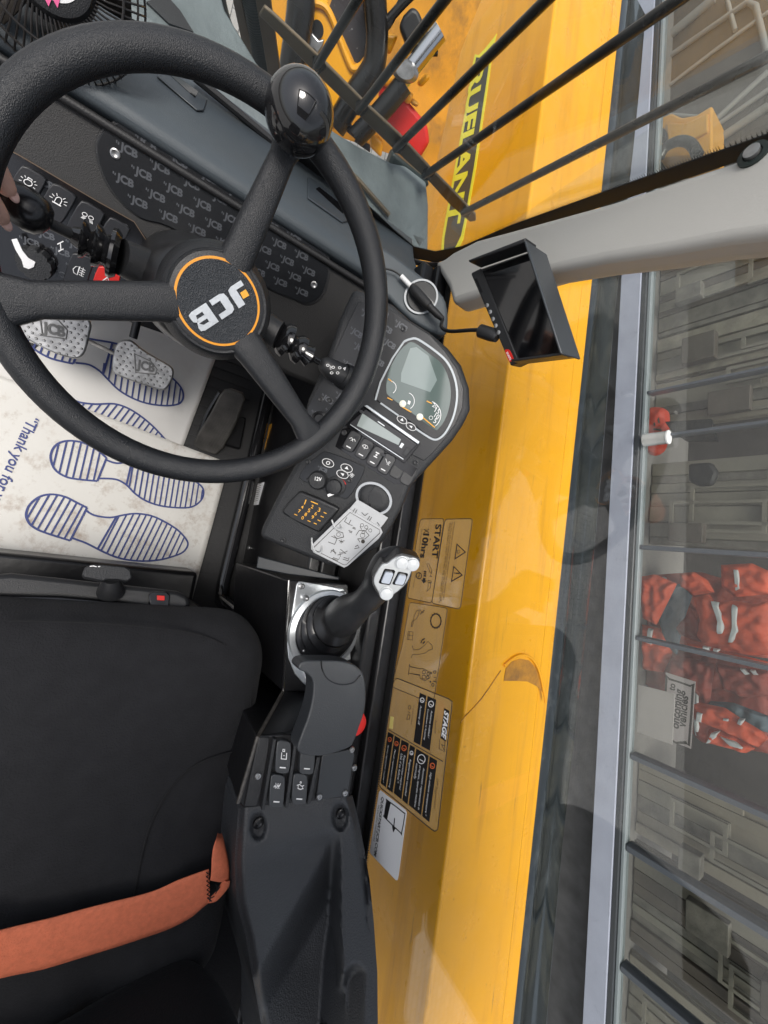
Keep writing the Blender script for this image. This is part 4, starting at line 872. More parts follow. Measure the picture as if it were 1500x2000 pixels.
for p in ((270, 415), (240, 885)): MB().lathe(fj.px(*ZJ(p)[0], .008), (0, 0, 1), [(.0055, -.005), (.0055, .001), (.0035, .005), (.001, .007)], 14).build('plate_screw', STL, joy)
A0 = bc+V((0, 0, .006)); A1 = atz(*ZJ((610, 570))[0], .575)
ax2 = A1-A0; Lb = ax2.length; prof = []
for i, (t, r_) in enumerate([(0, .056), (.04, .059), (.09, .057), (.13, .047), (.17, .047), (.21, .054), (.27, .053), (.31, .042), (.35, .042), (.39, .048), (.45, .047), (.49, .036), (.53, .036), (.57, .041), (.64, .040), (.68, .031), (.85, .027), (1, .024)]): prof.append((r_, t*Lb))
n = 40; vs = []
for r_, h in prof:
    c_ = A0.lerp(A1, h/Lb); nn = V((0, 0, 1)).lerp(ax2.normalized(), h/Lb); f_ = Fr(c_, nn, (1, 0, 0)); vs += [f_.pt(r_*math.cos(2*math.pi*k/n), r_*math.sin(2*math.pi*k/n)) for k in range(n)]
MB().add(vs, [(i*n+k, i*n+(k+1) % n, (i+1)*n+(k+1) % n, (i+1)*n+k) for i in range(len(prof)-1) for k in range(n)]+[tuple((len(prof)-1)*n+k for k in range(n))]).build('ribbed_boot', mat('boot rubber', (.010, .010, .011), .3), joy, ang=70)
path = [((575, 620), .548), ((610, 585), .570), ((680, 530), .600), ((770, 470), .630), ((850, 400), .655), ((930, 300), .675), ((985, 210), .69), ((1050, 120), .70), ((1110, 60), .703), ((1150, 30), .70)]
gp = [atz(*ZJ(p)[0], z) for p, z in path]; gr = [.029, .031, .028, .0215, .0205, .0225, .026, .027, .022, .012]
P_ = catmull([(*p, r_) for p, r_ in zip(gp, gr)], 5)
MB().tube([p[:3] for p in P_], [p[3] for p in P_], 24).build('grip', mat('grip rubber', (.02, .021, .023), .42, bump=.4, bscale=800, rvar=.06), joy, ang=180)
fhd = Fr(atz(*ZJ((1090, 210))[0], .738), (.25, -.50, .83), (1, 0, 0))
hdp = ZJ((1060, 60), (1120, 30), (1180, 30), (1285, 65), (1295, 95), (1240, 160), (1210, 240), (1160, 310), (1060, 390), (1000, 412), (965, 408), (905, 310), (890, 260), (905, 200), (965, 105), (1010, 100))
MB().prism(fhd, catmull(scp(hdp, 1.09), 3, True), -.036, -.003, hp=0).build('head', PLA, joy, bevel=.008, seg=4)
MB().prism(fhd, catmull(hdp, 2, True), -.006, 0, hp=0).build('silver_face', mat('silver plastic', (.48, .50, .51), .35, metal=.35), joy, bevel=.0015, seg=3)
for q in (((985, 150), (1000, 143), (1078, 155), (1088, 170), (1045, 285), (1030, 295), (945, 280), (935, 268)), ((1110, 178), (1122, 170), (1200, 185), (1205, 200), (1170, 290), (1155, 300), (1068, 290), (1060, 278))):
    w_ = MB().prism(fhd, ZJ(*q), -.001, .0006, hp=0).build('thumb_well', GLO, joy, bevel=.0005)
    cx = sum(p[0] for p in q)/8; cy = sum(p[1] for p in q)/8
    MB().prism(fhd, ZJ(*[(cx+(x-cx)*.72, cy+(y-cy)*.72) for x, y in q]), .0, .006, hp=0).build('thumb_roller', mat('roller grey', (.42, .46, .52), .3), w_, bevel=.0022, seg=3)
for c_, r_ in (((1148, 88), 48), ((1243, 102), 46), ((1006, 368), 50)):
    b_ = MB().lathe(fhd.px(*ZJ(c_)[0], 0), fhd.N, [(.0088, 0), (.0088, .002), (.0078, .0022), (.0075, .005), (.006, .0058)], 24).build('push_button', BTN, joy)
# parts behind the joystick
bk = MB(); bk.prism(fj, ZJ((690, 955), (838, 965), (832, 1150), (790, 1145), (740, 1060), (676, 1000)), -.022, -.02); o_ = bk.build('label_plate', mat('label', (.5, .52, .53), .5), cons)
m_ = MB()
for q in (((770, 990), (810, 1040)), ((805, 985), (800, 1040)), ((770, 1040), (820, 1045)), ((780, 1055), (825, 1060)), ((795, 1095), (815, 1100)), ((740, 1025), (752, 1032))): m_.ribbon(fj, ZJ(*q), .0009, -.0195)
m_.build('label_print', LIN, o_)
MB().tube([atz(*ZJ(p)[0], z) for p, z in (((690, 900), .47), ((820, 895), .48), ((960, 905), .48))], .006, 10).build('linkage_rod', STL, cons)
MB().tube(catmull([atz(*ZJ(p)[0], z) for p, z in (((900, 520), .49), ((895, 650), .50), ((860, 760), .48), ((780, 850), .45))], 5), .003, 8).build('cable', RUB, cons)
for c_ in ((820, 620), (930, 640)): MB().prism(Fr((0, 0, .47), (0, 0, 1)), ZJ((c_[0]-35, c_[1]-25), (c_[0]+40, c_[1]-30), (c_[0]+35, c_[1]+30), (c_[0]-30, c_[1]+35)), -.02, 0).build('valve_block', mat('grey casting', (.12, .125, .13), .4), cons, bevel=.004)
# armrest
FA = Fr(atz(650, 1385, .64), (-.02, -.10, 1), (1, 0, 0))
arm = thing('armrest_pad', FA.px(650, 1385, -.05), 'curved dark rubber armrest pad standing between joystick and rocker switches', 'armrest')
ao = [(592, 1292), (625, 1290), (672, 1292), (700, 1304), (713, 1328), (714, 1380), (702, 1420), (690, 1452), (678, 1462), (650, 1472), (625, 1477), (592, 1474), (581, 1462), (590, 1432), (602, 1400), (611, 1360), (611, 1330), (598, 1315), (583, 1306)]
ARMM = mat('armrest rubber', (.030, .033, .037), .42, bump=.3, bscale=500, rvar=.08)
MB().prism(FA, catmull(ao, 4, True), -.032, 0).build('pad', ARMM, arm, bevel=.010, seg=5)
m_ = MB(); m_.tube(catmull([FA.px(*p, .0004) for p in ((627, 1291), (630, 1310), (642, 1328), (665, 1337), (690, 1333), (704, 1318))], 6), .0009, 6); m_.build('nose_seam', GLO, arm)
MB().tube([FA.px(650, 1400, -.03), FA.px(660, 1400, -.18)], .018, 14).build('post', SHT, arm)
MB().lathe(FA.px(690, 1412, -.06), (0, -.3, 1), [(.021, -.01), (.021, .002), (.016, .006)], 24).build('red_knob', RED, arm)
# ================================================================== REAR SIDE MOULDING
mo = thing('side_moulding', atz(600, 1800, .3), 'grained black plastic moulding with deep hollows behind the rocker switches', 'moulding')
fm = Fr((.37, .35, CZ), (-.19, -.10, 1), (1, 0, 0))
Lf = [(1556, 466), (1575, 466), (1620, 462), (1680, 458), (1760, 462), (1830, 480), (1900, 492), (2000, 510), (2140, 520)]
Rt = [(1540, 684), (1560, 690), (1600, 700), (1660, 712), (1720, 722), (1800, 730), (1900, 737), (2000, 738), (2140, 742)]
def itp(T, y):
    for (a, b), (c, d) in zip(T, T[1:]):
        if y <= c: return b+(d-b)*max(0, (y-a))/(c-a)
    return T[-1][1]
sm = lambda t: (lambda q: q*q*(3-2*q))(max(0, min(1, t)))
nI, nJ = 60, 110; vs = []
def hgt(px, py):
    # hollow 1: sharp ridge on its right side running from (655,1640) down-left ; hollow 2 lower right
    e = 0
    t_ = (py-1645)/240                      # crest runs from (642,1645) down-left to (505,1885)
    cxx = 642-137*t_; s_ = (px-cxx)*.87
    top = sm((py-1612-(650-px)*.22)/45)
    wall = sm((668+max(0, (py-1800))*.05-px)/26)
    e -= top*wall*(.018*sm((px-460)/150)+.085*sm(s_/60)+.02*sm((py-1700)/200))
    r = math.hypot((px-694)/34, max(0, 1965-py)/78); e -= .045*sm((1.1-r)/.35)*sm((728-px)/12)
    for (qx, qy) in ((504, 1606), (664, 1588)):
        r = math.hypot((px-qx)/15, (py-qy-8)/26); e -= .012*sm((1.15-r)/.35)
    return e
y_t = lambda px: 1579-(px-466)*.115
for i in range(nJ+1):
    for j in range(nI+1):
        t = i/nJ; py0 = 1540+600*t; l = itp(Lf, py0); r_ = itp(Rt, py0); px = l+(r_-l)*j/nI; py = max(py0, y_t(px)) if i < 14 else py0
        py = y_t(px)+(2140-y_t(px))*t
        l = itp(Lf, py); r_ = itp(Rt, py); px = l+(r_-l)*j/nI
        edge = min(j, nI-j)/4; h = hgt(px, py)-.02*(1-sm(edge))
        q0 = fm.px(px, py, 0); q1 = fm.px(px, py, h); lim = max(q0.y, .462)
        if q1.y > lim: q1 = aty(px, py, lim)
        vs.append(q1)
fs = [(i*(nI+1)+j, i*(nI+1)+j+1, (i+1)*(nI+1)+j+1, (i+1)*(nI+1)+j) for i in range(nJ) for j in range(nI)]
# skirt
N0 = len(vs); ring = [j for j in range(nI+1)]+[(i)*(nI+1)+nI for i in range(1, nJ+1)]+[nJ*(nI+1)+j for j in range(nI-1, -1, -1)]+[i*(nI+1) for i in range(nJ-1, 0, -1)]
for k in ring: vs.append(vs[k]-V((0, 0, .35)))
for q in range(len(ring)): fs.append((ring[q], ring[(q+1) % len(ring)], N0+(q+1) % len(ring), N0+q))
GRM = mat('coarse grained plastic', (.034, .036, .040), .45, bump=1.0, bscale=420, rvar=.05)
MB().add(vs, fs).build('moulded_shell', GRM, mo, ang=75)
for (qx, qy) in ((504, 1606), (664, 1588)): MB().lathe(fm.px(qx, qy, -.012), (0, 0, 1), [(.0075, 0), (.0075, .003), (.005, .004), (.003, .002)], 18).build('recess_screw', SHT, mo)
# ================================================================== DRIVER SEAT
seat = thing('driver_seat', (.36, -.02, 0), 'black fabric driver seat with rounded cushion, stitched seams and side bolsters', 'seat')
SZ = .48
def rrect(x0, x1, y0, y1, rad, n=10):
    out = []
    for cx, cy, a0, r_ in ((x1-rad[1], y1-rad[1], 0, rad[1]), (x0+rad[0], y1-rad[0], 90, rad[0]), (x0+rad[0], y0+rad[0], 180, rad[0]), (x1-rad[1], y0+rad[1], 270, rad[1])):
        out += [(cx+r_*math.cos(R(a0+90*k/n)), cy+r_*math.sin(R(a0+90*k/n))) for k in range(n+1)]
    return out
def cushion(x0, x1, y0, y1, rad, levels, hf, name, m, n=160):
    """rounded slab: levels = (inset, height)"""
    vs = []; base = rrect(x0, x1, y0, y1, rad); base = resample(base, n, False)
    cx, cy = (x0+x1)/2, (y0+y1)/2
    for ins, h in levels:
        sx = 1-ins/((x1-x0)/2); sy = 1-ins/((y1-y0)/2)
        for a, b in base:
            x = cx+(a-cx)*sx; y = cy+(b-cy)*sy; vs.append((x, y, h+hf(x, y)*(1 if h > SZ-.04 else 0)))
    L_ = len(levels); fs = [(i*n+k, i*n+(k+1) % n, (i+1)*n+(k+1) % n, (i+1)*n+k) for i in range(L_-1) for k in range(n)]
    vs.append((cx, cy, levels[-1][1]+hf(cx, cy))); fs += [((L_-1)*n+k, (L_-1)*n+(k+1) % n, len(vs)-1) for k in range(n)]; fs.append(tuple(range(n-1, -1, -1)))
    return MB().add(vs, fs).build(name, m, seat, ang=180)
def cr_h(x, y):
    # centre panel dips a little, side bolster rises to the right edge, drops at the front
    e = .012*noise.noise(V((x*6, y*6, 1)))+.002*noise.noise(V((x*30, y*30, 4)))
    e += .022*sm((x-.30)/.22)*sm((y-.10)/.12)
    e -= .010*sm((.22-x)/.1)
    e -= .012*math.exp(-((y-.13-(x-.4)*.0)/.018)**2)*sm((x-.36)/.1)
    return e
lv = [(0.012, .37), (.0, .395), (-.004, .42), (-.002, .442), (.004, .458), (.014, .470), (.028, .478), (.05, .482), (.09, .484), (.14, .485), (.19, .485), (.23, .485)]
cushion(.130, .68, -.30, .292, (.085, .05), lv, cr_h, 'seat_cushion', FAB)
# seams on the cushion
def drop(pts, h=.001, zb=.485):
    out = []
    for px, py in pts:
        p = atz(px, py, zb)
        for _ in range(4): p = atz(px, py, zb+cr_h(p.x, p.y)+h)
        out.append(p)
    return out
SEAM = mat('seam thread', (.004, .004, .005), .9)
m_ = MB(); m_.tube(drop(catmull([(478, 1466), (440, 1472), (390, 1490), (350, 1520), (320, 1560), (295, 1610), (280, 1660), (268, 1720), (258, 1770)], 5), .0005), .0016, 6); m_.build('seam', SEAM, seat)
def rimseam(pts, z, nm='seam'):
    m = MB(); m.tube([atz(x, y, z) for x, y in catmull(pts, 6)], .0011, 6); m.build(nm, SEAM, seat)
rimseam([(20, 1212), (150, 1215), (250, 1221), (350, 1232), (410, 1246), (450, 1268), (478, 1300), (490, 1340), (488, 1400), (482, 1450)], .4795)
# backrest: loft of horizontal sections
n = 120; vs = []
secs = [(.475, .622, .80, .255, .06), (.50, .600, .80, .275, .07), (.56, .588, .80, .292, .07), (.63, .592, .80, .298, .07), (.70, .605, .82, .300, .07), (.80, .63, .85, .30, .07), (.95, .67, .88, .29, .07)]
for z, x0, x1, hw, rd in secs:
    for a, b in resample(rrect(x0, x1, -hw-.01, hw, (rd, rd)), n, False):
        q = x0+.05; dip = .030*math.exp(-((b+.0)/.17)**4) if a < (x0+.08) else 0
        vs.append((a+dip, b, z+.004*noise.noise(V((a*20, b*20, z*20)))))
L_ = len(secs); fs = [(i*n+k, i*n+(k+1) % n, (i+1)*n+(k+1) % n, (i+1)*n+k) for i in range(L_-1) for k in range(n)]+[tuple(range(n-1, -1, -1)), tuple((L_-1)*n+k for k in range(n))]
MB().add(vs, fs).build('backrest', FAB2, seat, ang=180, sub=1)

MB().box((.16, -.26, .10), (.85, .245, .375)).build('seat_base', SHT, seat, bevel=.02)
MB().box((.42, .20, .20), (1.0, .385, .425)).build('dark_gap_filler', FAB2, seat, bevel=.02)  # black filler box added to keep the gap beside the seat dark
MB().box((.10, -.24, .0), (.70, .24, .10)).build('seat_plinth', SHT, seat, bevel=.01)
# front tray with lever and red release
ZT = zz(2.679, 0, 1060)
ft_ = Fr((0, 0, .37), (-.25, 0, .97), (0, 1, 0))
tray = ZT((-400, 190), (0, 160), (60, 155), (300, 180), (520, 205), (800, 235), (930, 250), (985, 275), (1000, 310), (990, 370), (940, 405), (800, 360), (580, 310), (300, 290), (0, 290), (-400, 300))
MB().prism(ft_, tray, -.05, 0).build('front_tray', PLA, seat, bevel=.008, seg=3)
MB().tube([ft_.px(*ZT(p)[0], .002) for p in ((-300, 300), (0, 293), (300, 298), (580, 322), (800, 372), (920, 402))], .0045, 8).build('tray_edge', GLO, seat)
lv_ = MB().tube([ft_.px(*ZT((580, 255))[0], .0), ft_.px(*ZT((582, 225))[0], .012), ft_.px(*ZT((585, 190))[0], .022)], [.019, .015, .011], 20).build('lever_stem', PLA, seat, ang=50)
fl_ = ft_.up(.02)
MB().prism(fl_, ZT((428, 170), (440, 135), (480, 118), (540, 120), (650, 130), (680, 150), (685, 190), (660, 205), (610, 195), (555, 195), (540, 205), (440, 185)), .0, .022, hp=.011).build('lever_handle', PLG, seat, bevel=.006, seg=3)
m_ = MB(); m_.ribbon(fl_, ZT((470, 124), (490, 122), (505, 126)), .0012, .0225); m_.ribbon(fl_, ZT((512, 126), (524, 124)), .0012, .0225); m_.build('lever_print', WHT, seat)
bk_ = MB().prism(ft_, ZT((778, 270), (800, 252), (870, 255), (892, 275), (885, 345), (780, 335)), 0, .006).build('buckle_frame', GLO, seat, bevel=.002)
MB().prism(ft_, ZT((822, 275), (862, 277), (862, 302), (822, 300)), .006, .008).build('release_button', RED, bk_, bevel=.0006)
MB().prism(ft_, ZT((385, 337), (600, 352), (620, 372), (740, 370), (735, 382), (600, 372), (385, 352)), -.03, -.004).build('slide_rail', STL, seat, bevel=.001)
m_ = MB(); text(m_, ft_, 'W3   DIOTI', ZT((250, 350))[0], ZT((355, 362))[0], .0008); m_.build('rail_print', mat('grey print', (1, 1, 1)), seat)
# ================================================================== SEAT BELT
belt = thing('seat_belt', drop([(200, 1800)])[0], 'orange webbing lap belt lying across the black seat with zigzag stitching at its folded end', 'seat belt')
def strap(parent, cl, name, w0):
    """cl: list of (top pixel, bottom pixel, z)"""
    m = MB(); q = catmull([(*a, *b, z) for a, b, z in cl], 8); vs = []
    W = 8
    for k, (ax1, ay, bx1, by, z) in enumerate(q):
        A = atz(ax1, ay, z+.004); B = atz(bx1, by, z)
        for j in range(W+1):
            p = A.lerp(B, j/W); p.z += .0022*math.sin(math.pi*j/W)+.0010*noise.noise(V((p.x*40, p.y*25, 2))); vs.append(p)
    n = W+1; fs = [(i*n+j, i*n+j+1, (i+1)*n+j+1, (i+1)*n+j) for i in range(len(q)-1) for j in range(W)]
    o = m.add(vs, fs).build(name, ORG, parent, ang=180); s_ = o.modifiers.new('solid', 'SOLIDIFY'); s_.thickness = .0014; s_.offset = 0; return o
ZB = zz(1.875, 0, 1500)
def zp(l): return [(ZB(a)[0], ZB(b)[0], z) for a, b, z in l]
strap(belt, zp([((-260, 650), (-260, 822), .525), ((-120, 622), (-120, 795), .52), ((0, 594), (0, 770), .512), ((200, 545), (205, 722), .506), ((400, 493), (420, 655), .508), ((560, 452), (590, 600), .515), ((660, 408), (690, 552), .524), ((735, 380), (745, 508), .530), ((765, 370), (768, 490), .532)]), 'lap_strap', .05)
strap(belt, zp([((770, 410), (838, 415), .548), ((774, 370), (838, 372), .550), ((776, 330), (834, 335), .549), ((782, 290), (826, 296), .545), ((792, 258), (817, 258), .537), ((797, 240), (812, 240), .52)]), 'end_loop', .03)
strap(belt, zp([((765, 492), (760, 488), .531), ((790, 488), (775, 470), .534), ((815, 465), (795, 448), .538), ((838, 435), (808, 425), .545), ((842, 412), (815, 412), .550)]), 'loop_edge', .03)
ZS = zz(1.875, 0, 1500); m_ = MB(); zg = []
for k in range(13): zg.append(atz(*ZS((757+(10 if k % 2 else -2)+k*.3, 382+k*8))[0], .5385))
m_.tube(zg, .0007, 5)
for q in (((790, 425), (800, 445)), ((800, 430), (790, 460)), ((765, 480), (785, 470)), ((795, 450), (805, 435)), ((760, 475), (775, 488)), ((770, 468), (768, 490))): m_.tube([atz(*ZS(p)[0], .545) for p in q], .0008, 5)
m_.build('zigzag_stitching', SEAM, belt)
MB().tube([atz(432, 1632, .50), atz(430, 1610, .44)], .012, 10).build('anchor', SHT, belt)
# ================================================================== WINDOW DECALS
YD = .4985; fw = Fr((0, YD, .6), (0, -1, 0), (1, 0, 0)); Z3 = zz(5, 700, 960); Z8 = zz(4.546, 700, 1280)
CLR = bpy.data.materials.new('sticker film'); CLR.use_nodes = True; _n = CLR.node_tree.nodes; _n.remove(_n['Principled BSDF'])
_t = _n.new('ShaderNodeBsdfTransparent'); _d = _n.new('ShaderNodeBsdfDiffuse'); _d.inputs[0].default_value = (1.0, .82, .5, 1); _x = _n.new('ShaderNodeMixShader'); _x.inputs[0].default_value = .09
CLR.node_tree.links.new(_t.outputs[0], _x.inputs[1]); CLR.node_tree.links.new(_d.outputs[0], _x.inputs[2]); CLR.node_tree.links.new(_x.outputs[0], _n['Material Output'].inputs[0])
DK = LIN
def frame(m, zc, pts, w=.0011): m.ribbon(fw, zc(*pts), w, .0004, closed=True)
def sticker(label, zc, pts, cat='sticker', film=True):
    c = fw.px(*[sum(p[i] for p in zc(*pts))/len(pts) for i in (0, 1)])
    t = thing('window_sticker', c, label, cat, 'stickers on the side window')
    if film: MB().prism(fw, zc(*pts), -.0012, -.0002).build('film', CLR, t)
    return t
q1 = ((612, 278), (628, 268), (822, 266), (834, 278), (834, 300), (722, 1060), (710, 1082), (690, 1084), (492, 1042), (484, 1030), (484, 1010), (600, 300))
t = sticker('clear sticker with START and 10hrs lettering above an arrow and pictograms on the side window', Z3, q1)
m_ = MB(); frame(m_, Z3, q1)
text(m_, fw, 'START', Z3((757, 320))[0], Z3((718, 648))[0], .0005, bold=.035); text(m_, fw, '10hrs', Z3((636, 408))[0], Z3((602, 648))[0], .0005, bold=.04)
m_.ribbon(fw, Z3((640, 368), (690, 368), (640, 402), (690, 402)), .0012, .0004, closed=True)
m_.ribbon(fw, Z3((705, 460), (700, 476)), .0018, .0004)
text(m_, fw, 'Not restart before if never', Z3((616, 368))[0], Z3((586, 600))[0], .0005); text(m_, fw, 'of 10h reminder', Z3((560, 780))[0], Z3((528, 945))[0], .0005)
m_.build('print', DK, t)
m_ = MB()
for k in range(3): m_.ribbon(fw, Z3((640-k*1, 782+k*20), (664-k*1, 785+k*20)), .0028, .0004)
m_.prism(fw, Z3((632, 842), (656, 846), (652, 868), (664, 870), (636, 898), (614, 862), (628, 862)), .0003, .0008)
m_.build('arrow', DK, t)
m_ = MB(); m_.ribbon(fw, Z3(*circ((592, 822), 26, 30, 20)), .0016, .0004, closed=True); m_.ribbon(fw, Z3((600, 800), (592, 812), (600, 822), (585, 830), (592, 842)), .001, .0004)
m_.ribbon(fw, Z3((672, 705), (672, 718), (700, 790), (712, 800), (718, 760), (700, 735), (690, 706)), .0007, .0004, closed=True); m_.ribbon(fw, Z3((706, 815), (718, 830), (696, 828)), .0007, .0004, closed=True)
m_.ribbon(fw, Z3((680, 870), (716, 876), (714, 892), (678, 888)), .0007, .0004, closed=True); m_.ribbon(fw, Z3((706, 895), (704, 940), (668, 976), (682, 930), (684, 892)), .0007, .0004, closed=True)
m_.build('pictogram', DK, t)
q2 = ((848, 285), (862, 270), (1095, 265), (1112, 276), (1110, 310), (1000, 1120), (985, 1145), (965, 1145), (735, 1095), (722, 1080), (722, 1060), (840, 310))
t = sticker('clear warning sticker with two triangles and small print, nearest the boom', Z3, q2)
m_ = MB(); frame(m_, Z3, q2)
m_.ribbon(fw, Z3((964, 515), (1046, 592), (944, 658)), .0016, .0004, closed=True); m_.ribbon(fw, Z3((968, 575), (990, 572), (992, 590), (974, 606), (966, 600)), .0006, .0004, closed=True)
m_.build('triangle', DK, t)
m_ = MB(); m_.ribbon(fw, Z3((932, 732), (1014, 816), (910, 878)), .0016, .0004, closed=True); m_.ribbon(fw, Z3((988, 800), (950, 798)), .0022, .0004); m_.ribbon(fw, Z3((940, 796), (934, 795)), .0022, .0004); m_.build('triangle', DK, t)
m_ = MB()
for k, tx in enumerate(('WORKING ON OR TOO STEEP GRADIENT THE MACHINE MAY', 'MAY ROLL OR SLIP WHEN RAISING AND LOWERING A LOAD. USE', 'THESE CHARTS ONLY WITHIN THE STABILITY LIMITS')):
    text(m_, fw, tx, Z3((932-k*22, 295+k*3))[0], Z3((822-k*20, 1058+k*12))[0], .0005)
m_.build('small_print', DK, t)
q3 = ((500, 1100), (512, 1086), (530, 1086), (850, 1135), (868, 1150), (866, 1180), (745, 1995), (725, 2055), (700, 2062), (345, 1915), (335, 1890), (345, 1820), (430, 1500))
t = sticker('clear sticker with a toothed gear ring and drawings of a boom, machine and joystick', Z3, q3)
m_ = MB(); frame(m_, Z3, q3, .0009); m_.build('outline', DK, t)
m_ = MB(); m_.ribbon(fw, Z3(*circ((757, 1264), 50, 68, 30)), .0022, .0004, closed=True)
for k in range(14):
    a = 2*math.pi*k/14; m_.ribbon(fw, Z3((757+50*math.cos(a), 1264+68*math.sin(a)), (757+58*math.cos(a), 1264+82*math.sin(a))), .0016, .0004)
m_.build('gear_ring', DK, t)
m_ = MB()
for q in (((570, 1165), (596, 1160), (590, 1200), (565, 1250), (548, 1255), (536, 1275), (530, 1320), (518, 1320), (525, 1275), (540, 1250), (548, 1210)), ((488, 1365), (535, 1372), (528, 1450), (478, 1445))): m_.ribbon(fw, Z3(*q), .0007, .0004, closed=True)
for q in (((500, 1372), (492, 1445)), ((485, 1400), (532, 1408)), ((525, 1505), (540, 1545), (590, 1545), (640, 1510), (680, 1465), (720, 1500), (725, 1540), (690, 1550), (650, 1580), (600, 1590), (530, 1592), (515, 1625))): m_.ribbon(fw, Z3(*q), .0007, .0004)
m_.build('pictogram', DK, t)
m_ = MB(); m_.ribbon(fw, Z3((645, 1160), (620, 1180), (605, 1200)), .0012, .0004); m_.ribbon(fw, Z3((600, 1150), (625, 1185), (640, 1180)), .0008, .0004); m_.ribbon(fw, Z3((610, 1480), (625, 1450), (650, 1435)), .0018, .0004); m_.ribbon(fw, Z3((630, 1485), (650, 1465)), .0022, .0004)
m_.build('movement_arrow', DK, t)
m_ = MB(); zc = Z8
for q in (((455, 75), (460, 100), (540, 118), (575, 118), (640, 150), (635, 200), (590, 225), (550, 205), (545, 175), (450, 160), (445, 175)), ((575, 130), (600, 140), (592, 165), (568, 158)), ((572, 175), (600, 182), (592, 212), (565, 205))): m_.ribbon(fw, zc(*q), .0008, .0004, closed=True)
for c_ in ((620, 165), (615, 195), (678, 148), (662, 262)): m_.ribbon(fw, zc(*circ(c_, 11, 13, 12)), .0010, .0004, closed=True)
for c_ in ((646, 157), (638, 234)): m_.prism(fw, zc(*circ(c_, 7, 8, 8)), .0003, .0007)
m_.ribbon(fw, zc((670, 195), (695, 200), (685, 220), (690, 235), (665, 228)), .0008, .0004)
m_.build('joystick_drawing', DK, t)
# regeneration / stage V sheet
q4 = ((330, 212), (350, 205), (800, 385), (832, 410), (832, 440), (705, 1545), (680, 1562), (650, 1545), (205, 1180), (185, 1150), (190, 1090), (310, 240))
t = sticker('large clear sticker headed STAGE V with rows of black text panels', Z8, q4)
m_ = MB(); frame(m_, Z8, q4, .0013); m_.ribbon(fw, Z8((268, 660), (750, 942)), .0011, .0004); m_.build('outline', DK, t)
m_ = MB(); m_.prism(fw, Z8((762, 470), (806, 492), (775, 765), (728, 735)), .0002, .0006); m_.build('title_panel', LBK, t)
m_ = MB(); text(m_, fw, 'STAGE', Z8((766, 488))[0], Z8((737, 728))[0], .0009, bold=.04, shear=.2); m_.build('title_text', WHT, t)
m_ = MB(); text(m_, fw, 'V', Z8((735, 782))[0], Z8((730, 822))[0], .0005, shear=.3); m_.ribbon(fw, Z8((768, 745), (765, 855), (718, 830), (724, 745)), .0006, .0004)
text(m_, fw, 'Autostop', Z8((682, 570))[0], Z8((676, 692))[0], .0005); text(m_, fw, 'DPF Regeneration', Z8((695, 1092))[0], Z8((668, 1355))[0], .0005); text(m_, fw, 'To prevent autostop', Z8((488, 440))[0], Z8((465, 615))[0], .0005)
m_.ribbon(fw, Z8(*circ((455, 462), 13, 16, 14)), .0008, .0004, closed=True); m_.ribbon(fw, Z8((440, 500), (462, 510)), .0008, .0004); m_.ribbon(fw, Z8((440, 525), (460, 530), (455, 565), (430, 570)), .0008, .0004, closed=True)
m_.build('print', DK, t)
rows = [(((545, 332), (602, 358), (548, 798), (490, 768)), ['Autostop off'], 0), (((615, 362), (690, 395), (632, 845), (558, 805)), ['Autostop enabled /', 'Countdown to Autostop'], 0),
        (((262, 678), (312, 705), (242, 1172), (198, 1135)), ['Service regeneration required *'], 1), (((322, 712), (372, 742), (302, 1220), (252, 1182)), ['Manual regeneration running'], 1), (((382, 748), (446, 782), (380, 1278), (314, 1222)), ['Regeneration required', 'Use if to follow *'], 1),
        (((458, 795), (502, 820), (434, 1322), (390, 1285)), ['Regeneration cancelled'], 0), (((514, 828), (622, 892), (555, 1418), (446, 1328)), ['Automatic regeneration in', 'progress, operate machine', 'normally'], 0), (((634, 898), (698, 935), (628, 1480), (566, 1428)), ['High exhaust temperature *'], 1)]
ORR = mat('orange symbol', (.75, .16, .05), .5)
for q, tx, red in rows:
    o_ = MB().prism(fw, Z8(*q), .0002, .0006).build('text_panel', LBK, t)
    m_ = MB(); a, b, c_, d_ = [V(p) for p in q]
    nl = len(tx)
    for k, s_ in enumerate(tx):
        y0 = 1-(k+1)/(nl+.45) - .0; p0 = d_.lerp(a, 1)*0+a.lerp(b, y0); p1 = d_.lerp(c_, y0); L_ = min(.95, .30+len(s_)*.0265)
        text(m_, fw, s_, Z8(tuple(p0.lerp(p1, .24)))[0], Z8(tuple(p0.lerp(p1, L_)))[0], .0009)
    m_.build('panel_text', WHT, o_)
    m_ = MB(); cc = (a.lerp(b, .5)).lerp(d_.lerp(c_, .5), .12); w_ = (b-a).length*.27
    m_.ribbon(fw, Z8(*circ(tuple(cc), w_, w_*1.2, 12)), .0011, .0008, closed=True); m_.ribbon(fw, Z8((cc.x-w_*.5, cc.y), (cc.x+w_*.5, cc.y+w_*.6)), .0010, .0008); m_.build('symbol', ORR if red else WHT, o_)
MB().prism(fw, Z8((285, 540), (312, 548), (300, 655), (272, 645)), .0002, .0006).build('yellow_chip', mat('pale yellow', (.8, .65, .2), .5), t)
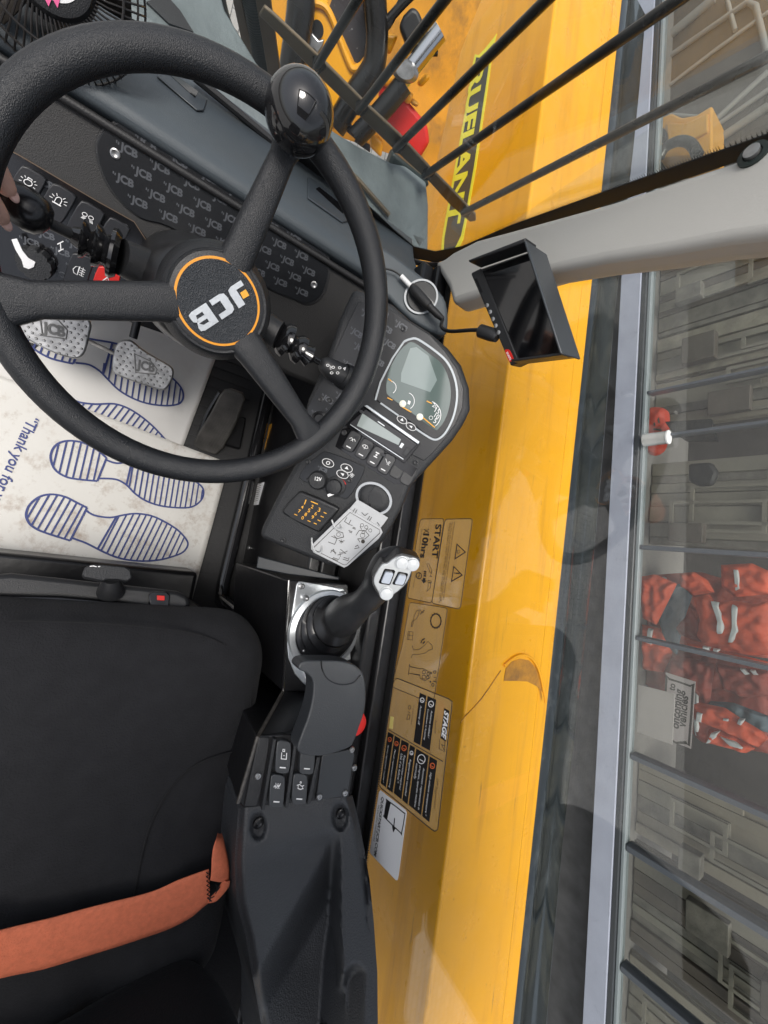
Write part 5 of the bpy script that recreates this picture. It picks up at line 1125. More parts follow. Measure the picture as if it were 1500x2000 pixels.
# white quick start sticker (its code pattern is left blank)
q5 = ((195, 1198), (418, 1372), (428, 1395), (355, 1960), (345, 1998), (330, 1995), (110, 1765), (100, 1745), (182, 1215))
t = sticker('white sticker with a phone symbol and web address on the side window', Z8, q5, film=False)
MB().prism(fw, Z8(*q5), 0, .0005).build('white_backing', WHT, t)
m_ = MB(); text(m_, fw, 'QUICKSTART.JCB.COM', Z8((207, 1250))[0], Z8((138, 1772))[0], .0008, bold=.03); text(m_, fw, 'TELESCOPIC HANDLERS', Z8((176, 1320))[0], Z8((132, 1645))[0], .0008); m_.build('print', LBK, t)
m_ = MB(); m_.ribbon(fw, catmull(Z8((262, 1290), (400, 1395), (412, 1420), (385, 1570), (370, 1570), (235, 1440), (232, 1415), (250, 1300)), 2, True), .0016, .0006, closed=True); m_.prism(fw, Z8((255, 1288), (285, 1312), (252, 1458), (228, 1435)), .0005, .0011); m_.build('phone_symbol', LBK, t)
m_ = MB(); m_.ribbon(fw, Z8((322, 1445), (315, 1530)), .0018, .0007); m_.prism(fw, Z8((298, 1512), (330, 1535), (308, 1572)), .0006, .0012); m_.build('down_arrow', LBK, t)
# ================================================================== STONE GUARD outside the windscreen
FG = Fr(V((-.86, 0, .5)), ws_n, (0, 1, 0))
grd = thing('windscreen_guard', FG.px(740, 250), 'black round-bar screen guard on a brown flat bar outside the windscreen', 'guard')
BRM = mat('flat bar steel', (.13, .10, .065), .38, metal=.3, var=.5, vscale=5)
Z9 = zz(3.947, 480, 0)
MB().prism(FG, [(515, 14), (532, 28), (620, 110), (715, 205), (780, 265), (840, 330), (885, 375), (928, 420), (929, 432), (918, 434), (880, 402), (835, 352), (775, 298), (710, 235), (612, 140), (524, 48), (505, 30)], -.006, 0).build('flat_bar', BRM, grd, bevel=.002)
for a, b in (((623, 122), (720, -36)), ((707, 207), (906, -48)), ((780, 283), (1100, -32)), ((837, 337), (1420, -66)), ((913, 411), (1620, 50))):
    MB().tube([FG.px(*a, .012), FG.px(*a, .012).lerp(FG.px(*b, .012), .5), FG.px(*b, .012)], .0072, 12).build('bar', BAR, grd)
    MB().lathe(FG.px(*a, .0), FG.N, [(.013, 0), (.011, .006), (.008, .012)], 12).build('weld', BAR, grd)
    p_ = FG.px(*a, .010); d_ = (p_-FG.px(*b, .010)).normalized(); MB().tube([p_, p_+d_*.02], .0066, 10).build('bar_end', BAR, grd)
brk = Fr(FG.px(790, 370, .02), (.85, .05, .5), (0, 1, 0))
MB().prism(brk, [(768, 298), (835, 352), (840, 362), (778, 412), (762, 438), (750, 430), (728, 400)], -.03, 0).build('mount_bracket', GRN, grd, bevel=.006, seg=3)
MB().lathe(brk.px(751, 412, .002), brk.N, [(.014, 0), (.014, .003), (.009, .0032), (.009, .010), (.006, .0105), (.005, .015)], 12).build('nut', STL, grd)
# hoses at the left of the guard
for nm, pts, r_, m_t, lab_ in (('corrugated_hose', [(410, -30), (428, 40), (446, 90), (466, 190)], .020, GRN, 'black corrugated hose standing outside the windscreen left of the yellow frame'),
                          ('upright_hose', [(488, -30), (500, 50), (508, 105), (522, 180)], .017, GRN, 'second dark green hose outside the windscreen beside the brown upright strap')):
    P_ = catmull([(*FG.px(*p, -.05),) for p in pts], 60); t_ = MB().tube(P_, [r_+(.0022 if k % 4 < 2 else -.001) for k in range(len(P_))], 12).build(nm, m_t, ang=80); tag(t_, lab_, 'hose')
o_ = MB().prism(FG.up(-.03), [(492, -40), (522, -40), (548, 150), (556, 190), (530, 185)], -.006, 0).build('steel_strap', BRM, bevel=.001); tag(o_, 'brown steel strap standing upright outside the windscreen beside a hose', 'strap')
o_ = MB().prism(FG.up(-.035), [(446, -40), (462, -40), (500, 130), (506, 175), (486, 150)], -.006, 0).build('steel_strap', BRM, bevel=.001); tag(o_, 'narrower brown strap between the two hoses outside the windscreen', 'strap')
# outer cowl below the windscreen
cow = thing('outer_cowl', (-.8, 0, .4), 'blue grey sheet cowl outside the foot of the windscreen', 'cowl')
CW = mat('cowl grey', (.13, .155, .16), .55, var=.2, vscale=14, bump=.2, bscale=50)
fcw = Fr((-.75, 0, .395), (.15, 0, 1), (0, 1, 0))
MB().prism(fcw, [(-100, -150), (395, -150), (440, 20), (500, 120), (560, 195), (655, 258), (700, 285), (765, 318), (800, 325), (832, 350), (837, 400), (836, 500), (780, 500), (500, 330), (300, 130), (-100, -50)], -.03, 0).build('cowl_sheet', CW, cow, bevel=.004)
MB().prism(fcw, [(286, 3), (325, -10), (352, 20), (378, 62), (330, 45)], 0, .004).build('black_pad', RUB, cow)
MB().tube([fcw.px(*p, .01) for p in ((520, 185), (600, 262), (700, 352), (760, 420))], .005, 8).build('wiper_rod', BRM, cow)
# ================================================================== FRONT FRAME of the machine
FX = Fr((-1.25, 0, 0), (.8, -.25, .55), (0, 1, 0))
mf = thing('front_frame', (-1.6, .3, -1), 'yellow front chassis and arm parts of the machine seen through the guard bars', 'machine frame')
GRY = mat('grimy yellow', (.62, .28, .015), .5, var=.2, vscale=10, dirt=(.14, .08, .03), dscale=11, dlo=.5, dhi=.72)
MB().prism(FX.up(-.30), [(480, -150), (1000, -150), (900, 100), (850, 330), (640, 260), (530, 170)], -.02, 0).build('rear_panel', GRY, mf)
MB().prism(FX, Z9((300, -200), (600, -200), (640, 90), (700, 230), (800, 480), (830, 520), (850, 515), (905, 440), (950, 420), (1010, 600), (930, 700), (840, 800), (690, 960), (680, 1010), (600, 900), (300, 560), (215, 400), (300, 150)), -.02, 0).build('arm_plate', YE2, mf, bevel=.006)
m_ = MB(); m_.tube(catmull([FX.px(*p, .002) for p in Z9((430, 60), (520, 25), (600, 45), (650, 110), (700, 230), (800, 490), (840, 530), (900, 500))], 6), .008, 8); m_.build('plate_edge', YE2, mf)
MB().prism(FX, Z9(*circ((553, 225), 46, 76, 24, rot=-.15)), -.005, .003).build('bore', BAR, mf)
MB().prism(FX, Z9((490, 215), (510, 250), (560, 310), (605, 300), (590, 360), (555, 420), (530, 385), (480, 365), (475, 300)), .003, .012).build('bearing_plate', STL, mf, bevel=.003)
SPK = mat('speckled dark steel', (.035, .03, .032), .35, dirt=(.6, .6, .6), dscale=70, dlo=.62, dhi=.66)
MB().prism(FX.up(-.02), Z9((640, 60), (700, -100), (900, -100), (960, 280), (950, 440), (905, 450), (870, 490), (840, 480), (760, 300)), -.03, 0).build('dark_shield', SPK, mf)
def hosep(nm, pts, r_, h=.03, m=BAR, par=mf): return MB().tube(catmull([(*FX.px(*p, h),) for p in Z9(*pts)], 8), r_, 14).build(nm, m, par)
hosep('thick_hose', ((420, -100), (425, 60), (395, 300), (362, 520), (350, 700)), .034)
hosep('thick_hose', ((985, -100), (1000, 100), (1010, 300), (990, 500), (930, 610), (850, 720), (690, 980)), .030)
hosep('thin_hose', ((1300, -60), (1200, 40), (1100, 150), (1040, 190), (960, 200)), .010)
hosep('thin_hose', ((1240, -60), (1150, 100), (1100, 190), (1040, 250)), .008)
cyl = hosep('cylinder_barrel', ((1225, 640), (1060, 840), (850, 1060)), .026, .05)
hosep('cylinder_rod', ((1500, 240), (1350, 430), (1210, 610)), .022, .05, mat('chrome', (.55, .55, .56), .15, metal=1))
MB().lathe(FX.px(*Z9((1228, 548))[0], .075), FX.N, [(.036, -.02), (.036, 0), (.028, .008), (.024, .012)], 24, sx=.6).build('rod_boss', STL, mf)
MB().prism(FX.up(.03), Z9((1180, 200), (1215, 120), (1280, 50), (1330, 75), (1395, 230), (1380, 330), (1300, 415), (1230, 330)), -.05, .01).build('black_casing', PLA, mf, bevel=.015, seg=3)
MB().prism(FX.up(.05), Z9((1422, 310), (1474, 312), (1446, 432), (1404, 415)), 0, .001).build('white_tag', WHT, mf)
hosep('tag_cable', ((1300, 300), (1340, 370), (1400, 405), (1480, 412)), .006, .045)
rb = MB().prism(FX.up(-.05), Z9((1030, 640), (1085, 610), (1180, 700), (1400, 960), (1420, 1100), (1340, 1230), (1180, 1110), (1010, 930)), -.12, .02).build('red_box', RED, mf, bevel=.012)
m_ = MB(); m_.lathe(FX.px(*Z9((1110, 850))[0], -.05), FX.N, [(.03, 0), (.03, .012), (.02, .018)], 12)
for k in range(6):
    a = k*math.pi/3; c_ = FX.px(*Z9((1110, 850))[0], -.05)+FX.U*.03*math.cos(a)+FX.W*.03*math.sin(a); m_.lathe(c_, FX.N, [(.012, 0), (.012, .012), (.008, .017)], 10)
m_.build('star_knob', mat('knob grey', (.06, .065, .07), .5), rb)
m_ = MB(); m_.ribbon(FX.up(-.05), Z9((1170, 740), (1290, 885)), .005, .0002); m_.ribbon(FX.up(-.05), Z9((1050, 925), (1190, 1075), (1330, 1195)), .004, .0002); m_.build('lid_gap', BAR, rb)
random.seed(11)
for q in (((1050, 250), (1180, 270), (1110, 430), (1070, 380)), ((1240, 700), (1300, 720), (1270, 810), (1215, 790)), ((1290, 760), (1340, 800), (1320, 830), (1270, 800)), ((1320, 640), (1400, 560), (1430, 600), (1350, 680)), ((1400, 200), (1480, 150), (1500, 260), (1420, 330)), ((820, 960), (890, 900), (920, 930), (860, 1010)), ((950, 990), (1060, 1100), (1045, 1220), (960, 1140)), ((1040, 640), (1120, 560), (1160, 600), (1080, 680))):
    MB().prism(FX.up(-.03), Z9(*q), -.05, .01).build('cast_lug', YE2 if random.random() < .6 else GRY, mf, bevel=.008)
for q, m__ in ((((740, 950), (800, 945), (860, 1020), (850, 1080), (780, 1020)), SPK), (((860, 1060), (960, 1120), (960, 1180), (830, 1090)), SPK)): MB().prism(FX.up(.02), Z9(*q), -.02, 0).build('foot_bracket', m__, mf, bevel=.004)
MB().lathe(FX.px(*Z9((798, 905))[0], .03), FX.N, [(.012, 0), (.012, .01), (.008, .014)], 12).build('bolt', STL, mf)
# ================================================================== FAN on the dash
ff = Fr(atd(95, -72, .42), -(ray(80, 20)), (0, 1, 0))
fan = thing('cab_fan', ff.px(60, 20, -.03), 'black wire-guard cab fan with a round white and pink badge behind the wheel rim', 'fan')
fc_ = V(ff.loc(95, -72)); rr = lambda r_: r_
WIR = mat('fan wire', (.02, .018, .017), .35)
for r_, h in ((.090, -.03), (.088, -.012), (.079, .002), (.064, .012)):
    MB().tube([ff.pt(fc_.x+r_*math.cos(a), fc_.y+r_*math.sin(a), h) for a in [2*math.pi*k/80 for k in range(80)]], .0013, 6, closed=True).build('guard_ring', WIR, fan)
for k in range(72):
    a = 2*math.pi*k/72; MB().tube([ff.pt(fc_.x+r_*math.cos(a+dr), fc_.y+r_*math.sin(a+dr), h) for r_, h, dr in ((.034, .016, 0), (.05, .015, .08), (.064, .011, .14), (.079, .001, .18), (.088, -.012, .2), (.091, -.032, .2))], .0011, 6).build('guard_wire', WIR, fan)
MB().lathe(ff.pt(fc_.x, fc_.y, 0), ff.N, [(.040, .010), (.040, .016), (.036, .021), (.030, .022)], 48).build('hub_cap', PLA, fan)
MB().lathe(ff.pt(fc_.x, fc_.y, .0222), ff.N, [(.026, 0), (.026, .0005)], 48).build('white_badge', WHT, fan)
m_ = MB(); fb_ = ff.up(.0229)
m_.ribbon(fb_, [(84, -22), (92, -6), (98, -16), (106, -4), (112, -14)], .006, 0); m_.build('pink_mark', mat('pink print', (.75, .12, .3), .5), fan)
MB().prism(fb_, [(62, -30), (68, -18), (76, -26)], 0, .0004).build('black_mark', LBK, fan)
for k in range(5):
    a = 2*math.pi*k/5+.3; vs = []
    for i in range(7):
        r_ = .026+i*.0085; w_ = .35*(1-.3*i/6)
        for s_ in (-1, 1): vs.append(ff.pt(fc_.x+r_*math.cos(a+s_*w_), fc_.y+r_*math.sin(a+s_*w_), -.02+s_*.010))
    b_ = MB().add(vs, [(2*i, 2*i+1, 2*i+3, 2*i+2) for i in range(6)]).build('blade', mat('fan blade', (.06, .05, .04), .4), fan, ang=90); s_ = b_.modifiers.new('solid', 'SOLIDIFY'); s_.thickness = .002
MB().lathe(ff.pt(fc_.x, fc_.y, -.09), ff.N, [(.03, 0), (.045, .02), (.045, .06)], 32).build('motor', PLA, fan)
MB().tube([ff.pt(fc_.x, fc_.y, -.06), V((-.62, ff.pt(fc_.x, fc_.y, 0).y, .50))], .010, 10).build('stalk_mount', PLA, fan)
# ================================================================== PERSON'S HAND
def hand():
    H = {'w': (-300, 250, .065, .030), 'f': (-520, 230, .07, .040), 'p': (-190, 270, .055, .036), 'q': (-150, 300, .05, .032)}
    ch = [[(-108, 245, .050, .0115), (-58, 262, .060, .0105), (-18, 312, .056, .0098), (4, 350, .046, .0090), (20, 383, .034, .0078)],
          [(-118, 292, .050, .0115), (-74, 335, .060, .0105), (-32, 375, .054, .0098), (-8, 408, .042, .0088), (7, 438, .030, .0076)],
          [(-130, 335, .046, .0110), (-96, 385, .054, .0100), (-62, 425, .047, .0094), (-44, 455, .035, .0084), (-34, 480, .024, .0074)],
          [(-142, 375, .042, .0100), (-116, 420, .048, .0088), (-92, 455, .041, .0082), (-78, 480, .030, .0074), (-70, 500, .022, .0066)],
          [(-130, 225, .035, .0135), (-92, 225, .012, .0115), (-55, 258, -.006, .0105), (-30, 305, -.010, .0092), (-20, 335, -.008, .0078)]]
    bm = bmesh.new(); rad = []
    def vv(p): rad.append(p[3]); return bm.verts.new(fg.px(p[0], p[1], p[2]))
    f = vv(H['f']); w_ = vv(H['w']); p = vv(H['p']); bm.edges.new((f, w_)); bm.edges.new((w_, p))
    for c in ch:
        last = p
        for j in c: n = vv(j); bm.edges.new((last, n)); last = n
    me = bpy.data.meshes.new('hand'); bm.to_mesh(me); bm.free()
    o = bpy.data.objects.new('person', me); S.collection.objects.link(o); me.materials.append(SKI)
    sk = o.modifiers.new('skin', 'SKIN'); sk.use_smooth_shade = True
    for i, r_ in enumerate(rad): me.skin_vertices[0].data[i].radius = (r_, r_)
    me.skin_vertices[0].data[0].use_root = True
    ss = o.modifiers.new('sub', 'SUBSURF'); ss.levels = ss.render_levels = 2
    tag(o, 'bare hand of a person reaching in from the left, fingertips on the left stalk', 'person')
    for (px_, py_, h_, n_) in ((26, 380, .0385, 0), (12, 436, .0345, 0)):
        tip = fg.px(px_, py_, h_); f_ = Fr(tip, fg.N*.75+(fg.px(px_+20, py_-4, h_)-tip).normalized()*.6, fg.px(px_+6, py_+16, h_)-tip)
        MB().pillow(f_, circ((0, 0), .0062, .0045, 18), -.001, .0012, rings=4, px=False).build('fingernail', NAI, o)
hand()
# ================================================================== ENGINE COVER beyond the boom
eng = thing('engine_cover', (0, 1.5, -1), 'long glossy black engine cover lying beyond the yellow boom', 'engine cover')
prof = [(1.21, -.3), (1.21, .26), (1.24, .31), (1.30, .335), (1.33, .365), (1.37, .375), (1.41, .365), (1.44, .34), (1.50, .345), (1.58, .345), (1.66, .305), (1.69, .24), (1.69, -.3)]  # middle rib added to the profile to catch a streak of sky highlight
vs = []; n = len(prof); xs = [-2.6+k*.35 for k in range(19)]
for x in xs: vs += [(x, y, z+.006*math.sin(x*3+y*5)) for y, z in prof]
MB().add(vs, [(i*n+k, i*n+k+1, (i+1)*n+k+1, (i+1)*n+k) for i in range(len(xs)-1) for k in range(n-1)]).build('bonnet_shell', mat('glossy bonnet', (.010, .014, .015), .16, coat=.6, rvar=.1, dirt=(.10, .11, .11), dscale=7, dlo=.55, dhi=.8), eng, ang=60)
# ================================================================== SHOP FRONT beyond
P1 = V((-2.466, 2.931, -.1)); P2 = V((2.723, 3.376, -.1)); sd_ = (P2-P1).normalized(); sN = V((sd_.y, -sd_.x, 0))
FB = Fr(P1, sN, sd_)
shop = thing('shop_front', (0, 3.3, -1), 'long glazed shop front with pale sill and slim dark mullions behind the machine', 'building')
def sbox(a0, a1, z0, z1, h0, h1, name, m, parent=shop, bevel=.004): # box in shop coordinates: along, height, depth
    pts = [(a0, z0+.1), (a1, z0+.1), (a1, z1+.1), (a0, z1+.1)]
    f = FB if FB.W.z > 0 else Fr(FB.O, FB.N, -FB.U)
    if f is not FB: pts = [(-x, y) for x, y in pts]
    return MB().prism(f, pts, h0, h1, px=False).build(name, m, parent, bevel=bevel)
def sloc(px, py, h=0): p = FB.px(px, py, h)-FB.O; return p.dot(sd_), p.z-.1
sbox(-4, 9, -.305, -.165, -.10, .06, 'sill', LAV)
sbox(-4, 9, -1.0, -.307, -.15, -.02, 'base_wall', mat('dark base brick', (.06, .06, .062), .7, var=.3, vscale=9))
FRM = mat('window frame', (.045, .05, .055), .35); FRL = mat('frame strip', (.22, .25, .26), .4)
sbox(-4, 9, -.163, -.13, -.05, .05, 'lower_frame', FRM); sbox(-4, 9, -.128, -.105, -.04, .03, 'frame_strip', FRL)
sbox(-4, 9, -.104, 1.9, -.012, -.004, 'shop_glass', GL, bevel=0)
CAB = mat('beige boards', (.21, .185, .14), .6, var=.15, vscale=3, bump=.15, bscale=40); CB2 = mat('brown boards', (.085, .07, .056), .6, var=.2, vscale=4); BKW = mat('dark interior', (.05, .045, .042), .7, var=.3, vscale=3); LGT = mat('pale boards', (.19, .175, .14), .6, var=.12, vscale=4)
sbox(-4, 9, -.3, 2.2, -1.3, -1.25, 'back_wall', BKW, bevel=0)
sbox(-4, 9, -.30, -.25, -1.25, -.05, 'shop_floor', mat('shop floor', (.18, .17, .16), .6), bevel=0)
# mullions follow the vertical lines of the photo
for px_, py_, wd in ((1245, 500, .05), (1276, 765, .018), (1265, 855, .02), (1262, 1070, .03), (1258, 1250, .028), (1238, 1480, .035), (1234, 1662, .04), (1224, 1900, .04)):
    a, z = sloc(px_+8, py_); sbox(a-wd/2, a+wd/2, -.10, 1.9, -.05, .03, 'mullion', mat('mullion grey', (.075, .085, .10), .35))
a_of = lambda py: sloc(1290, py)[0]
# boarded bays: pale panels with frames, set behind the glass
PK2 = mat('weathered board', (.13, .12, .10), .65, var=.35, vscale=12, bump=.3, bscale=60); PK3 = mat('pale weathered board', (.22, .20, .155), .6, var=.25, vscale=15, bump=.3, bscale=60)
def bay(y0, y1, m, frames, hb=-.5):
    a0, a1 = sloc(1300, y0, hb)[0], sloc(1300, y1, hb)[0]
    b = thing('cupboard', FB.pt(0, 0, hb)+sd_*((a0+a1)/2), frames, 'cupboard', 'cupboards behind the shop glass')
    sbox(a0, a1, -.25, 1.7, hb-.03, hb, 'board', m, b)
    rnd = random.Random(int(y0)); x = a0; k = 0
    while x < a1-.02:
        w_ = min(rnd.uniform(.05, .13), a1-x); top = rnd.choice((1.7, 1.7, rnd.uniform(.3, 1.3)))
        sbox(x+.003, x+w_-.003, -.24, top, hb+.002+.001*k, hb+.012+rnd.uniform(0, .03), 'plank', rnd.choice((m, m, LGT, PK2, PK3)), b, .003); x += w_; k += 1
    for _ in range(2):
        u0 = rnd.uniform(a0, a0+(a1-a0)*.5); u1 = u0+(a1-a0)*rnd.uniform(.3, .45); z0 = rnd.uniform(-.15, .5); z1 = z0+rnd.uniform(.3, .6); h_ = hb+.06
        sbox(u0, u1, z0, z0+.022, h_, h_+.02, 'rail', LGT, b, 0); sbox(u0, u1, z1-.022, z1, h_, h_+.02, 'rail', LGT, b, 0)
        sbox(u0, u0+.022, z0+.0225, z1-.0225, h_, h_+.02, 'stile', LGT, b, 0); sbox(u1-.022, u1, z0+.0225, z1-.0225, h_, h_+.02, 'stile', LGT, b, 0)
        h_ += .03
    for _ in range(2):
        u0 = rnd.uniform(a0, a1-.1); z0 = rnd.uniform(-.2, .9); sbox(u0, u0+rnd.uniform(.07, .2), z0, z0+rnd.uniform(.06, .25), hb+.10, hb+.16+.02*_, 'carton', rnd.choice((CB2, CB2, PK2)), b, .006)
bay(500, 660, CB2, 'brown cupboard behind the shop glass nearest the corner pillar')
bay(664, 745, CAB, 'beige framed cupboard behind the glass between two thin mullions')
bay(750, 840, CAB, 'beige framed cupboard behind the glass beside the red stock')
bay(1505, 1655, CAB, 'beige cupboard behind the glass just past the orange jackets')
bay(1675, 1885, CB2, 'wide brown cupboard behind the shop glass near the rear')
bay(1910, 2130, CAB, 'last beige cupboard behind the shop glass at the rear corner')
bay(905, 1065, LGT, 'pale cupboard behind the glass between the silver tube and the orange jackets')
# orange jackets
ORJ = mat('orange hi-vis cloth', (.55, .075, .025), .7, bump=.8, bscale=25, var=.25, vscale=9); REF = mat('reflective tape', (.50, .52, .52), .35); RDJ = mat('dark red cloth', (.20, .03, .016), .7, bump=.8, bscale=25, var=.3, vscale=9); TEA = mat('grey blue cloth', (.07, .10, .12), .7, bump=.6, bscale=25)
ZA = zz(3, 1000, 960); FJ = FB.up(-.22)
def jacket(poly, strips, label, m=ORJ, hb=-.22, th=.05):
    f = FB.up(hb); c = f.px(*[sum(p[i] for p in ZA(*poly))/len(poly) for i in (0, 1)])
    t = thing('folded_jacket', c, label, 'jacket', 'work jackets on the shop shelves')
    MB().pillow(f, ZA(*poly), -th, 0, rings=12, nz=.022, ns=22, smooth=False).build('cloth', m, t, ang=80)
    for s_ in strips: MB().pillow(f, ZA(*s_), -.03, .016, rings=6, nz=.010, ns=14, smooth=False).build('reflective_strip', REF, t, ang=80)
jacket([(1060, 620), (1150, 600), (1180, 650), (1300, 640), (1420, 660), (1510, 640), (1520, 960), (1400, 960), (1240, 930), (1120, 890), (1080, 850), (1100, 760), (1080, 700)], [[(1165, 640), (1210, 650), (1250, 790), (1240, 850), (1205, 840), (1210, 770)], [(1290, 660), (1330, 665), (1320, 780), (1330, 820), (1290, 900), (1265, 895), (1290, 800)]], 'bright orange hi-vis jacket with two grey reflective bands, largest on the shop shelf')
jacket([(1060, 1250), (1090, 1240), (1240, 1270), (1330, 1330), (1460, 1410), (1500, 1450), (1440, 1500), (1350, 1460), (1200, 1390), (1070, 1340)], [[(1085, 1290), (1125, 1295), (1110, 1355), (1075, 1345)], [(1330, 1330), (1362, 1335), (1345, 1370), (1320, 1360)], [(1240, 1325), (1275, 1330), (1270, 1345), (1238, 1340)]], 'folded orange jacket with short grey tabs beside the white road sign')
jacket([(1150, 1395), (1200, 1400), (1300, 1440), (1420, 1510), (1370, 1535), (1250, 1500), (1130, 1470)], [[(1170, 1410), (1215, 1405), (1200, 1440), (1160, 1475), (1135, 1478)], [(1215, 1430), (1300, 1460), (1370, 1500), (1360, 1512), (1280, 1490)]], 'lower orange garment with a curved grey band below the folded jacket')
jacket([(1010, 890), (1100, 900), (1240, 940), (1340, 960), (1500, 1000), (1500, 1040), (1400, 1020), (1020, 915)], [[(1120, 905), (1160, 912), (1160, 935), (1120, 925)], [(1180, 918), (1215, 925), (1210, 948), (1178, 940)]], 'flat orange sleeve lying along the steel shelf edge')
jacket([(740, 500), (830, 485), (960, 540), (900, 660), (840, 780), (760, 740)], [], 'plain orange jacket at the near lower end of the shop shelves')
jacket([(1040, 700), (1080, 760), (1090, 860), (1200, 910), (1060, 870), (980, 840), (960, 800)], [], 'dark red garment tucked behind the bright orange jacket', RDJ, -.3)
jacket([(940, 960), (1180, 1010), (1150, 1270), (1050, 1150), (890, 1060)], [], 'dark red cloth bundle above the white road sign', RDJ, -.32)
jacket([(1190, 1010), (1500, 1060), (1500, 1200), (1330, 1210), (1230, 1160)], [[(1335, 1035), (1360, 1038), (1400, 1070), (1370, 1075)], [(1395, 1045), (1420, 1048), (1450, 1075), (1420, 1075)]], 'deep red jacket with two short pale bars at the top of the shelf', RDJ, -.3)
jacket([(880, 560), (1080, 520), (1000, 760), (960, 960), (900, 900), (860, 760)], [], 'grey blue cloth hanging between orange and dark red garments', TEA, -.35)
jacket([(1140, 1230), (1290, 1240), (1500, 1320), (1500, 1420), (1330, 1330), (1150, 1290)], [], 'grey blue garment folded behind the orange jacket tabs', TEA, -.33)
f_ = FB.up(-.24)
red = thing('red_stock', f_.px(1285, 830), 'small bright red package behind the silver tube in the shop', 'package'); Zk = zz(3.571, 1080, 440)
MB().pillow(f_, Zk((660, 1290), (780, 1280), (800, 1380), (770, 1560), (660, 1580)), -.08, 0, rings=4, nz=.02).build('wrapping', mat('red wrap', (.6, .06, .03), .5, bump=.5, bscale=20), red)
m_ = MB(); 
for q in (((700, 1330), (710, 1400)), ((730, 1320), (740, 1380)), ((700, 1420), (760, 1430))): m_.ribbon(f_, Zk(*q), .012, .002)
m_.build('print_marks', CB2, red)
sign = thing('road_sign', f_.px(1330, 1390), 'white road sign standing on its side reading to oncoming vehicles in a black outline', 'sign')
fs_ = FB.up(-.10)
MB().prism(fs_, ZA((900, 1060), (1075, 1115), (1048, 1508), (880, 1440)), -.006, 0).build('plate', mat('sign white', (.42, .37, .36), .45), sign)
m_ = MB(); m_.ribbon(fs_, catmull(ZA((905, 1105), (920, 1098), (1045, 1140), (1060, 1155), (1038, 1460), (1022, 1472), (900, 1430)), 2, True), .012, .0005, closed=True)
text(m_, fs_, 'to', ZA((952, 1172))[0], ZA((957, 1130))[0], .0006, bold=.03); text(m_, fs_, 'oncoming', ZA((975, 1395))[0], ZA((1000, 1165))[0], .0006, bold=.03); text(m_, fs_, 'vehicles', ZA((1015, 1388))[0], ZA((1032, 1202))[0], .0006, bold=.03)
m_.build('lettering', LIN, sign)
o_ = MB().prism(FB.up(-.06), ZA((740, 1132), (955, 1185), (940, 1485), (730, 1410)), -.006, 0).build('blank_board', mat('board white', (.42, .38, .36), .5), bevel=.002, loc=FB.px(1280, 1400, -.06)); tag(o_, 'blank pale board leaning in front of the road sign', 'board')
for y0, lab_ in ((1085, 'grey steel shelf edge above the sleeve of the orange jacket'),):
    pass
tube_ = thing('silver_tube', f_.px(1285, 855), 'short shiny silver tube standing on the sill in front of the red package', 'tube')
ft2 = FB.up(.05); MB().tube([ft2.px(1258, 860), ft2.px(1304, 854)], .044, 28).build('barrel', mat('tube silver', (.7, .7, .68), .25, metal=.5), tube_)
MB().tube([ft2.px(1304, 854), ft2.px(1307, 853.6)], .047, 28).build('end_cap', WHT, tube_)
# dark shapes beside the tube: the seat's reflection painted as black pieces
fx_ = thing('seat_reflection', f_.px(1350, 930), 'dark reflection of the seat, modelled as two black shapes behind the shop glass', 'reflection')
MB().prism(FB.up(-.15), Zk((780, 1370), (1100, 1350), (1140, 1500), (920, 1500), (830, 1440)), -.05, 0).build('panel', LBK, fx_)
MB().prism(FB.up(-.12), Zk((940, 1660), (1100, 1650), (1150, 1720), (1110, 1810), (1010, 1820), (940, 1780)), -.06, 0).build('foot', LBK, fx_, bevel=.02)
# workshop corner seen through the windscreen
wk = thing('workshop_rack', FB.px(1400, 100, -.4), 'dark workshop rack with pale steel tubes seen through the windscreen top corner', 'rack')
fk_ = FB.up(-.5); Zw = zz(2.5, 900, 0)
MB().prism(fk_, Zw((1000, -100), (1700, -100), (1700, 700), (1000, 760)), -.05, -.02).build('panel', CB2, wk)
for pts, r_ in ((((1000, 190), (1240, -10)), .035), (((1010, 280), (1400, 10), (1440, 30), (1500, 280)), .02), (((1000, 430), (1250, 240), (1500, 60)), .015), (((1300, 0), (1340, 150)), .015), (((1000, 560), (1260, 580)), .015), (((1250, 580), (1500, 350)), .02), (((1230, 700), (1500, 520)), .03), (((1240, 620), (1500, 440)), .018)):
    MB().tube([fk_.px(*p) for p in Zw(*pts)], r_, 10).build('tube', mat('pale tube', (.30, .29, .27), .4), wk)
bu = thing('excavator_bucket', FB.px(1330, 260), 'small yellow excavator bucket visible through the windscreen above the pillar', 'bucket')
fu = FB.up(-.2)
MB().prism(fu, Zw((972, 575), (1030, 550), (1080, 572), (1150, 560), (1215, 520), (1228, 512), (1228, 740), (1180, 760), (970, 780)), -.3, -.02).build('shell', YE2, bu, bevel=.02)
MB().prism(fu, Zw((1000, 600), (1100, 600), (1205, 550), (1205, 640), (1120, 690), (1010, 690)), -.03, .0).build('inner_face', YEL, bu, bevel=.01)
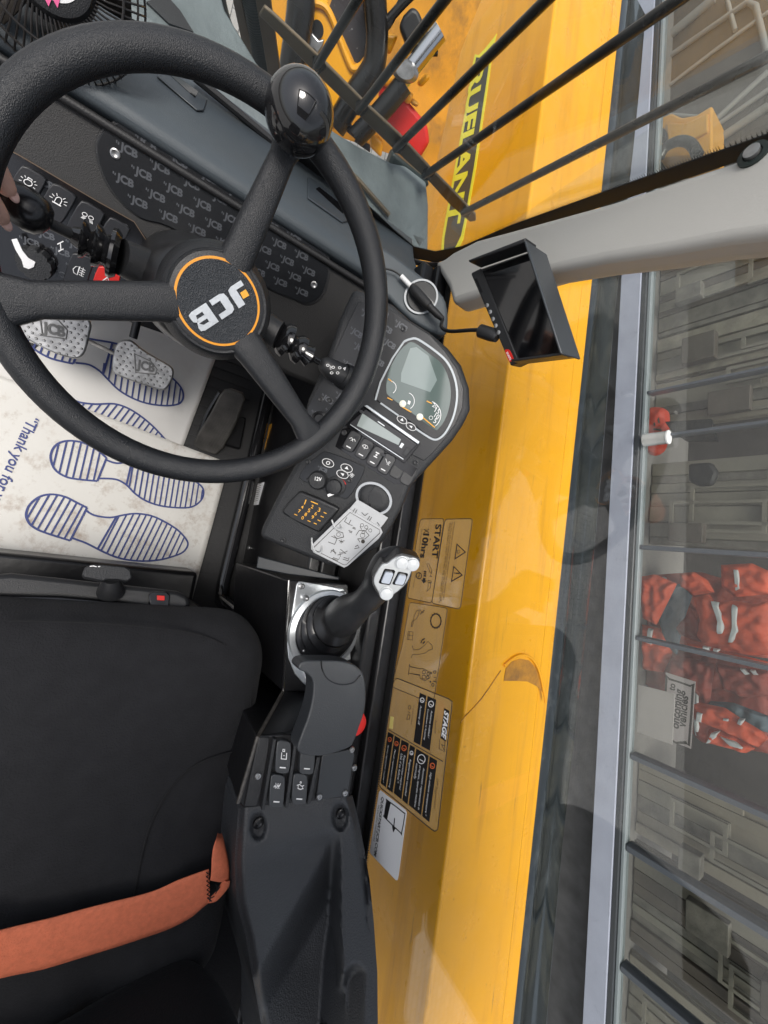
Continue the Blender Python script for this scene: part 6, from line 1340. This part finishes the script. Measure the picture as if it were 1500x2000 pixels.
MB().prism(fu, Zw(*circ((985, 660), 22, 35, 14)), 0, .02).build('pivot', BAR, bu)
MB().tube(catmull([(*fu.px(*p, .06),) for p in Zw((970, 770), (1000, 720), (1060, 690), (1120, 700), (1160, 760))], 6), .035, 10).build('hose_loop', BAR, bu)

# more stock on the lower shelves
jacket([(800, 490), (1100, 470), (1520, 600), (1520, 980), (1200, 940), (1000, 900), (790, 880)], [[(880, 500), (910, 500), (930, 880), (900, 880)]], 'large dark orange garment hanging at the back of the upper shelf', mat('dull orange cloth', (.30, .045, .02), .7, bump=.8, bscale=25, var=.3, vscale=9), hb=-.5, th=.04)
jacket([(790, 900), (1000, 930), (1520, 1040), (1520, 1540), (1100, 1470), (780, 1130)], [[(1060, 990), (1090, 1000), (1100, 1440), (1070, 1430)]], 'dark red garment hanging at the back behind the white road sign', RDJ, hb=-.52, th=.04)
jacket([(980, 480), (1060, 470), (1140, 520), (1180, 590), (1060, 610), (985, 560)], [], 'small orange garment above the dark hanging cloth', hb=-.34)
jacket([(760, 780), (850, 800), (940, 850), (930, 960), (880, 1060), (760, 1040)], [[(800, 800), (830, 808), (820, 900), (790, 890)]], 'orange garment with one grey band low behind the lower frame', hb=-.36)
jacket([(1220, 430), (1400, 420), (1510, 470), (1510, 600), (1300, 620), (1230, 560)], [[(1300, 450), (1330, 450), (1340, 580), (1310, 585)]], 'orange garment with a single grey band topmost on the shelves', hb=-.36)
# ================================================================== CAB ROOF (out of view, seen only in reflections)
roof = thing('cab_roof', (.2, 0, 1.7), 'black cab roof frame with a barred glass panel over the driver', 'roof')
for a, b in (((-.5, -.46, 1.70), (-.44, .50, 1.76)), ((.36, -.46, 1.70), (1.1, .50, 1.76)), ((-.439, -.46, 1.70), (.359, -.40, 1.76)), ((-.439, .44, 1.70), (.359, .50, 1.76))): MB().box(a, b).build('roof_beam', SHT, roof, bevel=.01)
for k in range(8): MB().tube([(-.44, -.34+k*.1, 1.79), (.36, -.34+k*.1, 1.79)], .010, 8).build('roof_bar', BAR, roof)
